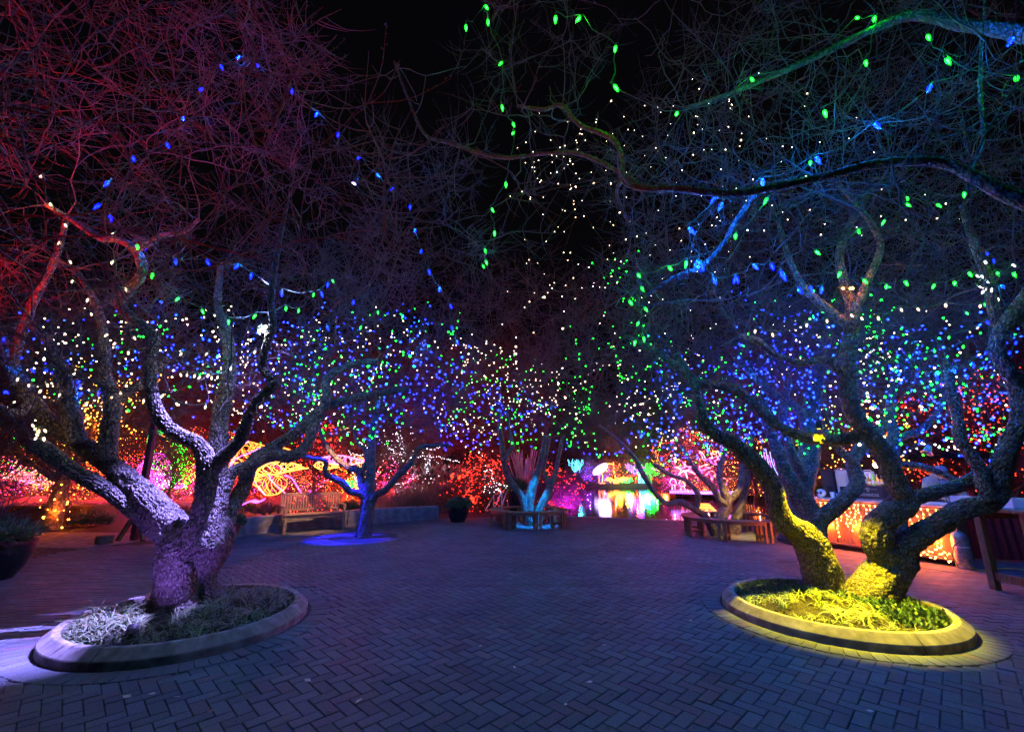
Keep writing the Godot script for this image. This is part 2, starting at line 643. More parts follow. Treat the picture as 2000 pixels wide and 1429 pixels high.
# ---------------------------------------------------------------- setting
func land(called: String, poly: Array, y: float, m: Material, skirt := 1.2) -> MeshInstance3D:
	var mb := MB.new()
	var p2 := PackedVector2Array(poly)
	var f := []
	for p in poly:
		f.push_back(mb.vert(Vector3(p.x, y, p.y), Vector3.UP))
	var ix := Geometry2D.triangulate_polygon(p2)
	for i in range(0, ix.size(), 3):
		mb.tri(f[ix[i]], f[ix[i + 1]], f[ix[i + 2]])
	if skirt > 0.0:
		for i in poly.size():
			var a: Vector2 = poly[i]
			var b: Vector2 = poly[(i + 1) % poly.size()]
			var q := Vector3(b.y - a.y, 0, a.x - b.x).normalized()
			if Geometry2D.is_point_in_polygon((a + b) * 0.5 + Vector2(q.x, q.z) * 0.01, p2):
				q = -q
			mb.face([Vector3(a.x, y, a.y), Vector3(b.x, y, b.y), Vector3(b.x, y - skirt, b.y), Vector3(a.x, y - skirt, a.y)], q)
	return part(mb, called, m, null, "structure")

const RING1 := Vector2(-3.34, -5.0)
const RING2 := Vector2(3.56, -5.32)
const SPOT3 := Vector2(-3.44, -10.75)
const BENCH4 := Vector2(0.47, -12.85)
const BENCH5 := Vector2(5.35, -11.0)
var plaza := [Vector2(-8, 5), Vector2(-8.6, -9.4), Vector2(-6.9, -10.1), Vector2(-6.45, -10.9), Vector2(-5.7, -12.0), Vector2(-4.5, -12.85), Vector2(-3.5, -13.85), Vector2(-2.0, -14.65), Vector2(0.2, -15.5), Vector2(2.2, -15.2), Vector2(5.2, -14.0), Vector2(8.4, -12.4), Vector2(10.5, -9.0), Vector2(14, -6), Vector2(14, 5)]

func setting() -> void:
	land("ground", [Vector2(-220, 60), Vector2(-220, -220), Vector2(220, -220), Vector2(220, 60)], -1.25, M.bank, 0.0)
	land("plaza_bed", plaza, -0.012, M.joint, 1.0)
	land("lawn", [Vector2(-80, 8), Vector2(-8.05, 8), Vector2(-8.65, -9.4), Vector2(-6.95, -10.15), Vector2(-6.5, -10.95), Vector2(-5.75, -12.05), Vector2(-4.55, -12.9), Vector2(-3.55, -13.9), Vector2(-2.05, -14.7), Vector2(0.2, -15.55), Vector2(2.2, -15.25), Vector2(2.9, -20), Vector2(7, -46), Vector2(7, -90), Vector2(-80, -90)], -0.03, M.lawn)
	land("garden_soil", [Vector2(8.45, -12.5), Vector2(9.5, -16), Vector2(15, -24), Vector2(25, -46), Vector2(80, -46), Vector2(80, 8), Vector2(14.05, 8), Vector2(14.05, -6), Vector2(10.55, -9.05)], -0.03, M.bank)
	land("far_bank", [Vector2(7.05, -46), Vector2(90, -46.05), Vector2(90, -110), Vector2(7.05, -110)], 0.05, M.bank)
	land("pond_water", [Vector2(-4, -12.9), Vector2(26, -11), Vector2(40, -50), Vector2(0, -50)], -0.32, M.water, 0.0)
	land("sidewalk", [Vector2(-24, -10.4), Vector2(-8.7, -9.45), Vector2(-8.2, -10.4), Vector2(-8.6, -11.6), Vector2(-24, -12.2)], -0.02, M.walk, 0.05)
	land("asphalt_path", [Vector2(5.75, -9.9), Vector2(6.15, -8.35), Vector2(6.75, -7.2), Vector2(8.4, -7.0), Vector2(13.9, -6.6), Vector2(13.9, -6.1), Vector2(10.4, -9.1), Vector2(8.3, -12.3), Vector2(6.6, -11.4)], 0.004, M.asphalt, 0.02)
	# coping along the pond edge, in separate stones
	var edge := [Vector2(0.3, -15.42), Vector2(2.2, -15.12), Vector2(5.2, -13.92), Vector2(8.3, -12.4)]
	var cop := Node3D.new()
	cop.name = "pond_coping"
	cop.set_meta("kind", "structure")
	add_child(cop)
	for i in 3:
		var a: Vector2 = edge[i]
		var b: Vector2 = edge[i + 1]
		var k := int(a.distance_to(b) / 1.1)
		for j in k:
			var p := a.lerp(b, (j + 0.004) / k)
			var q := a.lerp(b, (j + 0.996) / k)
			var mb := MB.new()
			mb.beam(Vector3(p.x, -0.1, p.y), Vector3(q.x, -0.1, q.y), 0.22, 0.112, Vector3.UP, 0.012)
			part(mb, "coping_stone", M.stone, cop)
	pavers()

func paver_mesh(l: float, w: float) -> ArrayMesh:
	var mb := MB.new()
	mb.box(Transform3D(Basis(), Vector3(0, -0.03, 0)), Vector3(l * 0.5, 0.03, w * 0.5), 0.005, false)
	return mb.commit()

func paved(p: Vector2) -> bool:
	if not Geometry2D.is_point_in_polygon(p, PackedVector2Array(plaza)):
		return false
	for q in [RING1, RING2]:
		if p.distance_to(q) < 1.29:
			return false
	return p.distance_to(SPOT3) > 0.92

func pavers() -> void:
	var pave := Node3D.new()
	pave.name = "brick_pavement"
	pave.set_meta("kind", "structure")
	add_child(pave)
	var brick := paver_mesh(0.1965, 0.0965)
	var rows := []
	var seen := {}
	var diag := Basis(Vector3.UP, PI / 4)
	for i in range(-170, 171):
		for j in range(-170, 171):
			var k := posmod(i - j, 4)
			if k == 1 or k == 2:
				continue
			var lie := k == 0
			var p := (Vector2(i + 1.0, j + 0.5) if lie else Vector2(i + 0.5, j + 1.0)) * 0.1
			var w := diag * Vector3(p.x, 0, p.y)
			var at := Vector2(w.x, w.z - 6.0)
			if at.x < -4.5 or at.x > 4.6 or at.y > 1.0 or not paved(at):
				continue
			rows.push_back([at, PI / 4 + (0.0 if lie else PI / 2)])
	for side in [-1.0, 1.0]:                              # running bond on both sides
		var turn := Basis(Vector3.UP, -0.12 * side)
		for i in range(-50, 51):
			for j in range(-110, 111):
				var w := turn * Vector3((i + 0.5 * posmod(j, 2)) * 0.2, 0, j * 0.1)
				var at := Vector2(w.x + 8.0 * side, w.z - 5.0)
				if (side < 0 and at.x > -4.46) or (side > 0 and at.x < 4.56) or at.y > 1.0 or not paved(at):
					continue
				rows.push_back([at, -0.12 * side])
	for c in [RING1, RING2]:                              # soldier course round both tree rings
		for j in 78:
			var a := TAU * j / 78.0
			rows.push_back([c + Vector2(cos(a), sin(a)) * 1.24, -a])
	for j in 64:
		var a := TAU * j / 64.0
		rows.push_back([SPOT3 + Vector2(cos(a), sin(a)) * 0.86, -a])
	var where := []
	var tints := []
	for r in rows:
		var at: Vector2 = r[0]
		var b := Basis(Vector3.UP, r[1]) * Basis.from_euler(Vector3(rng.randfn() * 0.006, rng.randfn() * 0.006, rng.randfn() * 0.006))
		var under := absf(at.x) > 4.44 and absf(at.x) < 4.66 and (at.x < -4.5 or at.x > 4.6)
		for q in [RING1, RING2]:
			var l := at.distance_to(q)
			under = under or (l > 1.27 and l < 1.46)
		var l3 := at.distance_to(SPOT3)
		under = under or (l3 > 0.9 and l3 < 1.08)
		where.push_back(Transform3D(b, Vector3(at.x, clampf(rng.randfn() * 0.0012, -0.002, 0.002) - (0.006 if under else 0.0), at.y)))
		var g := clampf(rng.randfn() * 0.017 + 0.125, 0.075, 0.18)
		g *= 1.0 + 0.35 * lump_noise.get_noise_2d(at.x * 0.9, at.y * 0.9) + 0.15 * lump_noise.get_noise_2d(at.x * 3.1 + 9.0, at.y * 3.1)
		var red := rng.randf() < 0.16
		tints.push_back(Color(g * (1.25 if red else 0.95), g * (0.85 if red else 1.0), g * (0.88 if red else 1.06)))
	var spot_mesh := MB.new()
	var rim := []
	for k in 9:
		var a := TAU * k / 9
		rim.push_back(Vector3(cos(a), 0, sin(a)) * (0.9 + 0.25 * sin(k * 2.3)))
	spot_mesh.face(rim, Vector3.UP)
	var gum := []
	for k in 260:
		var p := Vector2(rf(-6, 6), rf(-14, -1.5))
		if paved(p):
			gum.push_back(Transform3D(Basis(Vector3.UP, rf(0, TAU)) * Basis.from_scale(Vector3(1, 1, rf(0.6, 1)) * rf(0.006, 0.022)), Vector3(p.x, 0.0045, p.y)))
	many(spot_mesh.commit(), gum, "gum_spots", mat(lin(0.05, 0.045, 0.04), 0.9), pave)
	# the 300 that show largest are parts, the others one mass
	var order := range(where.size())
	var near := []
	for i in order:
		var o: Vector3 = where[i].origin
		var s := seen_at(o)
		if s.x > -30 and s.x < 2030 and s.y < 1460:
			near.push_back([deep(o) * (1.0 + deep(o) / 6.0), i])
	near.sort_custom(func(a, b): return a[0] < b[0])
	var single := {}
	var tones := []
	for k in 7:
		var g := 0.10 + 0.009 * k
		var m: StandardMaterial3D = M.pave.duplicate()
		m.vertex_color_use_as_albedo = false
		m.albedo_color = lin(g * 0.95, g, g * 1.06) if k != 3 else lin(g * 1.25, g * 0.85, g * 0.88)
		tones.push_back(m)
	for k in mini(298, near.size()):
		var i: int = near[k][1]
		single[i] = true
		var o := part(brick, "paver", tones[rng.randi() % 7], pave)
		o.transform = where[i]
	var w2 := []
	var t2 := []
	for i in order:
		if not single.has(i):
			w2.push_back(where[i])
			t2.push_back(tints[i])
	many(brick, w2, "pavers", M.pave, pave, t2)

func tree_ring(c: Vector2, label: String) -> void:
	var t := thing("tree_ring", label, "tree ring", Vector3(c.x, 0, c.y), 0.0, "concrete rings round the two near trees")
	var mb := MB.new()
	var prof := [Vector2(0.965, -0.05), Vector2(0.965, 0.12), Vector2(0.972, 0.128), Vector2(1.02, 0.131), Vector2(1.03, 0.127), Vector2(1.105, 0.062), Vector2(1.11, 0.052), Vector2(1.11, -0.05)]
	for k in 4:
		mb.lathe(Transform3D(), prof, 30, TAU * k / 4 + 0.0035, TAU * (k + 1) / 4 - 0.0035)
	part(mb, "kerb", M.stone, t)
	var s := MB.new()
	var f := []
	var ctr := s.vert(Vector3(0, 0.12, 0), Vector3.UP)
	for i in 5:
		for j in 48:
			var a := TAU * j / 48
			var r := 0.967 * (i + 1) / 5.0
			s.vert(Vector3(cos(a) * r, 0.12 - 0.06 * (i / 4.0) + 0.012 * rng.randfn() * (1 if i < 4 else 0), sin(a) * r), Vector3.UP)
	for j in 48:
		s.tri(ctr, 1 + j, 1 + (j + 1) % 48)
		for i in 4:
			var a := 1 + i * 48 + j
			var b := 1 + i * 48 + (j + 1) % 48
			s.tri(a, a + 48, b + 48)
			s.tri(a, b + 48, b)
	part(s, "soil", M.soil, t)

func tuft_mesh(n: int, len: float, width: float, arch: float) -> ArrayMesh:
	var mb := MB.new()
	for k in n:
		var a := rf(0, TAU)
		var o := Vector3(rf(-0.03, 0.03), 0, rf(-0.03, 0.03))
		var d := Vector3(cos(a) * 0.35, 1.0, sin(a) * 0.35).normalized()
		var out := Vector3(cos(a), -0.55, sin(a))
		var side := Vector3(-sin(a), 0, cos(a))
		var l := len * rf(0.6, 1.15)
		var g := rf(0.55, 1.3)
		mb.tint = Color(g * rf(0.8, 1.5), g, g * rf(0.6, 1.1))
		var prev := []
		var p := o
		for i in 6:
			var w := width * (1.0 - pow(i / 5.0, 2.0)) + 0.0006
			var nn := side.cross(d).normalized()
			var cur := [mb.vert(p - side * w, nn), mb.vert(p + side * w, nn)]
			if prev.size():
				mb.tri(prev[0], prev[1], cur[1])
				mb.tri(prev[0], cur[1], cur[0])
			prev = cur
			p += d * l / 5.0
			d = (d + out * arch).normalized()
	mb.tint = Color(1, 1, 1)
	return mb.commit()
func leaf_cluster(n: int, size: float, spread_r: float, curl := 0.3) -> ArrayMesh:
	var mb := MB.new()
	for k in n:
		var p := rdir() * spread_r * pow(rng.randf(), 0.5)
		p.y = absf(p.y) * 0.8
		var d := (rdir() + Vector3(0, 0.4, 0) + p / maxf(spread_r, 0.001)).normalized()
		var s := d.cross(rdir()).normalized()
		var nn := s.cross(d).normalized()
		var l := size * rf(0.6, 1.2)
		var g := rf(0.5, 1.4)
		mb.tint = Color(g, g, g)
		mb.face([p, p + d * l * 0.5 + s * l * 0.28 - nn * l * curl * 0.2, p + d * l, p + d * l * 0.5 - s * l * 0.28 - nn * l * curl * 0.2], nn)
	mb.tint = Color(1, 1, 1)
	return mb.commit()

func ring_planting() -> void:
	var tufts := [tuft_mesh(13, 0.24, 0.0045, 0.60), tuft_mesh(13, 0.19, 0.0042, 0.7), tuft_mesh(10, 0.30, 0.0045, 0.5)]
	var leaves := leaf_cluster(26, 0.05, 0.10)
	var flat := leaf_cluster(1, 0.055, 0.0, 0.6)
	for c in [RING1, RING2]:
		var where := [[], [], []]
		var ivy := []
		var dry := []
		var tints := []
		for k in 420:
			var a := rf(0, TAU)
			var r := 0.93 * sqrt(rng.randf())
			var p := Vector3(c.x + cos(a) * r, 0.13 - 0.07 * r, c.y + sin(a) * r)
			var tr := Transform3D(facing((Vector3.UP + rdir() * 0.25).normalized(), rf(0, TAU), rf(0.7, 1.15)), p)
			if c == RING1:
				var q := Vector2(p.x + 3.55, p.z + 5.05)
				if q.length() < 0.36 or (rng.randf() < 0.35 and p.x > -3.5):
					continue
				where[rng.randi() % 3].push_back(tr)
			else:
				if p.x > 3.75 and p.z > -5.6 or (p.z < -5.6 and p.x < 3.6):
					ivy.push_back(tr)
				elif rng.randf() < 0.22:
					where[rng.randi() % 2].push_back(tr)
		for k in (700 if c == RING2 else 160):
			var a := rf(0, TAU)
			var r := 0.93 * sqrt(rng.randf())
			var d := (Vector3.UP + rdir() * 0.35).normalized()
			dry.push_back(Transform3D(facing(rdir(), rf(0, TAU), rf(0.5, 1.2)), Vector3(c.x + cos(a) * r, 0.15 - 0.07 * r, c.y + sin(a) * r)))
			var g := rf(0.4, 1.3)
			tints.push_back(Color(g, g, g))
		var t := thing("ground_cover", "long arching grass round the foot of the left tree" if c == RING1 else "grass, ivy and dry leaves round the foot of the yellow-lit tree", "ground cover", Vector3.ZERO)
		t.set_meta("kind", "stuff")
		for i in 3:
			if where[i].size():
				many(tufts[i], where[i], "grass_blades", M.grass, t)
		if ivy.size():
			many(leaves, ivy, "ivy_leaves", M.leaf, t)
		many(flat, dry, "dry_leaves", M.litter, t, tints)

# ---------------------------------------------------------------- lights on strings
var bulb_big: ArrayMesh
var bulb_mid: ArrayMesh
var bulb_dot: ArrayMesh
func make_bulbs() -> void:
	var mb := MB.new()                                     # pointed faceted bulb, hanging down from its socket at the origin
	mb.lathe(Transform3D(), [Vector2(0.0085, 0.0), Vector2(0.0115, -0.012), Vector2(0.0105, -0.026), Vector2(0.006, -0.042), Vector2(0.001, -0.05)], 8)
	bulb_big = mb.commit()
	var m2 := MB.new()
	m2.lathe(Transform3D(), [Vector2(0.006, 0.0), Vector2(0.0085, -0.01), Vector2(0.0075, -0.022), Vector2(0.001, -0.032)], 6)
	bulb_mid = m2.commit()
	var m3 := MB.new()
	m3.ball(Transform3D(Basis.from_scale(Vector3.ONE * 0.0098), Vector3.ZERO), 6, 4)
	bulb_dot = m3.commit()

func put_bulb(t: Node3D, mesh: Mesh, m: Material, at: Vector3, d: Vector3) -> void:
	var o := part(mesh, "bulb", m, t)
	o.transform = Transform3D(facing(-d, rf(0, TAU), rf(0.95, 1.1)), at)
	for k in ["B", "G", "W", "C"]:
		if m == M[k]:
			o.material_override = M["shell_" + k]
			o.scale *= 1.45 if k == "B" else 1.3
			var core := part(mesh, "core", M["core_" + k], o)
			core.position = Vector3(0, -0.006, 0)
			core.scale = Vector3(0.5, 0.72, 0.5)

# a string whose bulbs hang at given places: "x,y x,y ..." from distance d0 to d1
func hero(label: String, m: Material, spec: String, d0: float, d1: float, group := "", lamp := Color.BLACK, power := 0.0, every := 3, big := true) -> void:
	var t := thing("light_string", label, "string lights", Vector3.ZERO, 0.0, group)
	var rows := spec.split(" ", false)
	var mb := MB.new()
	var prev := Vector3.INF
	var path := []
	for i in rows.size():
		var q := rows[i].split(",")
		var p := W(float(q[0]), float(q[1]), lerpf(d0, d1, float(i) / maxf(1, rows.size() - 1)))
		var d := (Vector3(0, -1.0, 0) + rdir() * 0.55).normalized()
		var neck := p - d * 0.025
		var sock := neck - d * 0.034
		mb.tube(PackedVector3Array([sock, neck]), PackedFloat32Array([0.0075, 0.0095]), 6)
		put_bulb(t, bulb_big if big else bulb_mid, m, neck, d)
		path.push_back(sock)
		if power > 0.0 and i % every == mini(1, every - 1):
			omni(neck + d * 0.02, lamp, power, 0.012, t)
	for i in path.size() - 1:
		var a: Vector3 = path[i]
		var b: Vector3 = path[i + 1]
		var w := PackedVector3Array()
		var l := a.distance_to(b)
		if l > 1.6:
			continue
		for k in 7:
			var f := k / 6.0
			w.push_back(a.lerp(b, f) + Vector3(0.012 * sin(f * 9.0 + i), -0.12 * l * 4.0 * f * (1 - f), 0.012 * cos(f * 8.0 + i)))
		mb.wire(w, 0.0036, 5)
	part(mb, "wire", M.cable, t)

# a long string that wanders between anchor points; its bulbs are too small to pick apart
func wander(label: String, m: Material, anchors: Array, spacing: float, sag: float, lamp := Color.BLACK, power := 0.0, every := 40, size := 1.0, called := "light_string", category := "string lights") -> void:
	var t := thing(called, label, category)
	var mb := MB.new()
	var where := []
	var count := 0
	for i in anchors.size() - 1:
		var a: Vector3 = anchors[i]
		var b: Vector3 = anchors[i + 1]
		var l := a.distance_to(b)
		var n := maxi(2, int(l / spacing))
		var w := PackedVector3Array()
		for k in n + 1:
			var f := float(k) / n
			var p := a.lerp(b, f) + Vector3(0, -sag * l * 4.0 * f * (1.0 - f), 0) + rdir() * 0.02
			w.push_back(p)
			if k < n:
				var d := (Vector3(0, -0.6, 0) + rdir()).normalized()
				where.push_back(Transform3D(facing(d, 0, size * (rf(0.55, 1.0) + (0.6 if rng.randf() < 0.12 else 0.0))), p + d * 0.022))
				count += 1
				if power > 0.0 and count % every == every / 2:
					omni(p + d * 0.022, lamp, power, 0.012 * size, t)
		mb.wire(w, 0.0022, 3)
	part(mb, "wire", M.cable, t, "stuff")
	many(bulb_dot, where, "bulbs", m, t)

# a walk through a box of the picture's field between two distances
func walk(n: int, x0: float, y0: float, x1: float, y1: float, d0: float, d1: float, stepmax := 1.3) -> Array:
	var out := [W(rf(x0, x1), rf(y0, y1), rf(d0, d1))]
	while out.size() < n:
		var best := Vector3.ZERO
		var bd := 1e9
		for k in 5:
			var p := W(rf(x0, x1), rf(y0, y1), rf(d0, d1))
			var dd := absf(p.distance_to(out[out.size() - 1]) - stepmax * 0.7)
			if dd < bd:
				bd = dd
				best = p
		out.push_back(best)
	return out

# ---------------------------------------------------------------- trees
func near_trees() -> void:
	var t := thing("tree", "broad gnarled tree with violet-lit trunk in the left ring", "tree", Vector3(-3.6, 0.05, -5.3))
	var nodes := limbs(t, [
		["318,1226,54 330,1205,46 343,1170,42 347,1130,38 354,1090,42 368,1050,40 382,1020,26", 5.16, 5.2, "trunk"],
		["404,1226,56 396,1200,46 384,1165,40 380,1120,37 394,1080,45 408,1045,44 412,1010,28", 5.4, 5.32, "trunk"],
		["362,1232,50 366,1180,34 370,1120,32 384,1060,36", 5.3, 5.3, "trunk"],
		["296,1228,20 312,1198,22 330,1155,18 344,1110,12", 5.06, 5.1, "root"],
		["366,1238,18 362,1195,20 352,1150,16 362,1100,12", 5.02, 5.06, "root"],
		["440,1226,20 424,1204,20 408,1175,16 398,1140,12", 5.26, 5.3, "root"],
		["372,1090,48 345,1042,32 300,988,24 250,940,20 205,900,17 165,872,15 125,850,13 95,822,13 66,790,13 42,752,12 22,715,11 8,670,8 -5,630,6", 5.25, 4.7],
		["206,898,16 212,855,14 219,800,13 214,765,12 205,738,10 204,690,9 200,640,7 185,590,6 150,530,4", 5.0, 5.0],
		["218,785,9 250,765,9 285,742,8 330,700,5", 5.0, 5.3],
		["150,865,14 137,800,14 130,750,11 118,715,10 95,670,8 60,630,6", 4.9, 4.8],
		["348,1072,24 300,1028,17 250,985,15 205,953,14 165,932,13 130,911,13 100,888,14 66,864,15", 5.25, 4.6],
		["392,1060,40 399,1010,25 403,960,19 404,925,17 400,892,16 388,868,13 360,854,12 330,836,12 313,815,12 300,785,11 294,750,10 293,701,10 300,665,10 283,641,9 256,620,9 232,593,9 250,568,9 274,538,8 277,514,8 262,487,7 232,469,6 193,463,6 141,430,5 90,400,4", 5.15, 4.3],
		["262,487,7 290,476,6 316,460,5 361,451,4 388,427,3", 4.4, 4.2],
		["403,925,16 423,905,14 450,880,12 468,860,11 478,838,11 487,810,10 505,780,9 535,749,9 513,716,8 521,671,8 532,635,7 529,580,6 540,500,5 560,400,3", 5.1, 4.5],
		["412,1050,26 422,1002,17 426,927,16 428,826,15 443,750,13 448,700,11 440,640,9 425,600,7 430,520,5", 5.45, 5.7],
		["420,1062,28 446,1000,16 475,952,13 495,901,12 538,871,11 591,836,11 626,801,10 672,783,9 730,770,7 800,760,5", 5.4, 6.8],
		["416,1015,18 450,927,11 488,909,10 526,891,11 576,889,11 601,864,10 614,826,10 636,783,9 640,740,8 690,712,7 740,705,5", 5.35, 6.6],
		["60,785,10 35,805,8 5,800,7 -40,770,5", 4.8, 4.5],
		["22,715,8 60,600,7 110,500,5 130,420,4", 4.7, 4.3]], 0.0115, 0.015)
	for k in nodes.size():
		nodes[k].w = minf(nodes[k].w, 0.06)
	var tg := []
	for p in spread(600, Vector3(-3.5, 4.3, -4.7), Vector3(3.4, 3.6, 3.3), -0.62):
		var s := seen_at(p)
		if s.x > 610 and s.y < 330 and s.x < 1400:
			continue
		if s.x > 760 and s.y > 500:
			continue
		if Vector2(p.x, p.z + 0.3).length() < 1.3:
			continue
		tg.push_back(p)
	crown(t, nodes, tg, 0.016, 0.30)

	t = thing("tree", "two-stemmed gnarled tree lit yellow in the right ring", "tree", Vector3(3.95, 0.05, -5.7))
	nodes = limbs(t, [
		["1624,1195,44 1618,1168,38 1606,1120,34 1588,1070,31 1572,1048,27 1550,1032,22 1533,1018,20 1518,990,18 1512,958,17 1494,926,17 1465,894,16 1431,865,14 1397,847,12 1375,825,11 1368,795,10 1350,740,8 1320,690,6", 5.85, 5.0, "trunk"],
		["1582,1060,22 1600,1018,16 1626,996,14 1655,970,13 1674,946,12 1671,921,12 1666,900,11 1684,872,10 1720,840,7 1750,790,5", 5.95, 6.6],
		["1664,902,8 1641,878,7 1622,858,6 1600,820,4", 6.3, 6.4],
		["1585,1055,26 1588,1020,22 1575,990,19 1550,950,16 1534,920,13 1520,880,11 1500,830,9 1490,770,7", 6.0, 6.9],
		["1682,1205,52 1693,1182,44 1713,1145,39 1738,1110,35 1752,1088,34 1765,1070,26", 5.5, 5.55, "trunk"],
		["1752,1092,28 1720,1076,24 1712,1047,25 1722,1020,24 1746,999,23 1767,979,21 1755,950,18 1742,921,17 1724,883,17 1700,850,16 1676,820,15 1663,790,15 1656,741,14 1659,680,14 1665,629,12 1662,590,10 1650,555,8 1640,500,7 1660,440,6 1700,370,4", 5.5, 4.9],
		["1690,836,12 1660,856,11 1610,857,11 1580,855,10 1520,831,10 1475,792,9 1430,759,9 1361,745,8 1316,712,7 1271,679,6 1220,655,4", 5.35, 5.5],
		["1663,640,9 1645,625,9 1600,590,8 1566,555,6 1540,500,5 1520,430,4", 5.0, 4.9],
		["1655,735,8 1640,725,8 1612,702,7 1560,708,7 1510,690,6 1480,665,6 1445,655,4", 5.1, 4.7],
		["1766,982,18 1790,972,13 1827,961,12 1878,946,12 1903,932,10 1930,915,9", 5.5, 5.4],
		["1935,975,13 1923,950,12 1917,921,11 1898,890,11 1876,858,10 1872,820,9 1860,770,8 1850,700,6", 5.0, 5.0],
		["1752,1088,26 1768,1064,22 1802,1044,20 1840,1020,18 1878,996,18 1926,984,17 1950,962,17 1954,930,17 1962,895,16 1978,855,15 1996,815,15 1990,765,14 1972,725,13 1948,682,12 1957,650,12 1985,605,12 2010,575,11 2040,520,9", 5.5, 4.2],
		["1960,660,10 1940,600,9 1930,540,8 1905,480,7 1880,400,5", 4.6, 4.2],
		["1665,629,9 1690,560,7 1720,480,6 1690,420,5 1640,360,4", 4.9, 4.4]], 0.0115, 0.013)
	for k in nodes.size():
		nodes[k].w = minf(nodes[k].w, 0.06)
	tg = []
	for p in spread(640, Vector3(4.0, 4.1, -5.0), Vector3(3.3, 3.0, 2.9), -0.62):
		var s := seen_at(p)
		if s.x < 1180 or Vector2(p.x, p.z + 0.3).length() < 1.6:
			continue
		tg.push_back(p)
	crown(t, nodes, tg, 0.014, 0.16)

	t = thing("tree", "overhanging tree beyond the right edge with long bare blue-lit limb", "tree", Vector3(5.1, 0, -2.2))
	nodes = limbs(t, [
		["2560,1500,43.2 2545,1300,40.3 2500,1000,38.9 2420,700,37.4 2330,500,31.7 2200,430,24.5 2080,415,18.7 2000,392,15.1 1950,372,13.0 1900,342,10.8 1840,318,9.4 1770,315,8.6 1700,322,8.6 1640,337,7.9 1560,356,7.2 1480,372,7.2 1430,378,7.2 1380,375,7.2 1320,368,6.5 1262,368,5.8 1218,352,5.8 1216,310,5.0 1200,275,5.0 1170,258,5.0 1132,243,4.3 1105,212,4.3 1090,205,3.6 1060,214,3.6 1010,206,2.9", 2.5, 3.4, "trunk"],
		["2430,720,28.8 2380,400,24.5 2250,180,21.6 2100,90,18.7 2000,66,14.4 1940,56,12.2 1880,48,10.8 1800,30,9.4 1752,38,8.6 1690,64,6.5 1600,108,5.8 1500,152,5.0 1420,185,3.6 1340,210,2.9", 2.6, 3.4],
		["1300,372,5.0 1260,366,5.0 1200,330,4.3 1130,300,4.3 1060,300,3.6 990,308,3.6 940,300,3.6 880,280,2.9 830,262,2.9 800,200,2.2 770,120,2.2", 3.3, 3.9],
		["1890,342,4.3 1920,280,3.6 1915,180,3.6 1918,90,2.9 1925,0,2.2", 3.0, 2.7],
		["1480,372,5.8 1440,430,5.8 1410,480,5.0 1370,520,5.0 1310,545,4.3 1260,580,3.6", 3.3, 3.7],
		["1218,345,4.3 1205,380,3.6 1230,440,2.9", 3.4, 3.5]], 0.014, 0.006)
	for k in nodes.size():
		nodes[k].w = minf(nodes[k].w, 0.03)
	nodes = nodes.filter(func(k): return seen_at(v3(k)).x < 2150 and seen_at(v3(k)).x > 0)
	tg = []
	while tg.size() < 170:
		var p := W(rf(640, 2050), rf(-120, 420), rf(2.7, 4.6))
		var s := seen_at(p)
		if s.x < 900 and s.y < 60 + (900 - s.x) * 0.3:
			continue
		tg.push_back(p)
	crown(t, nodes, tg, 0.009, 0.24, Vector2(0.5, 0.9), 5, 0.18)

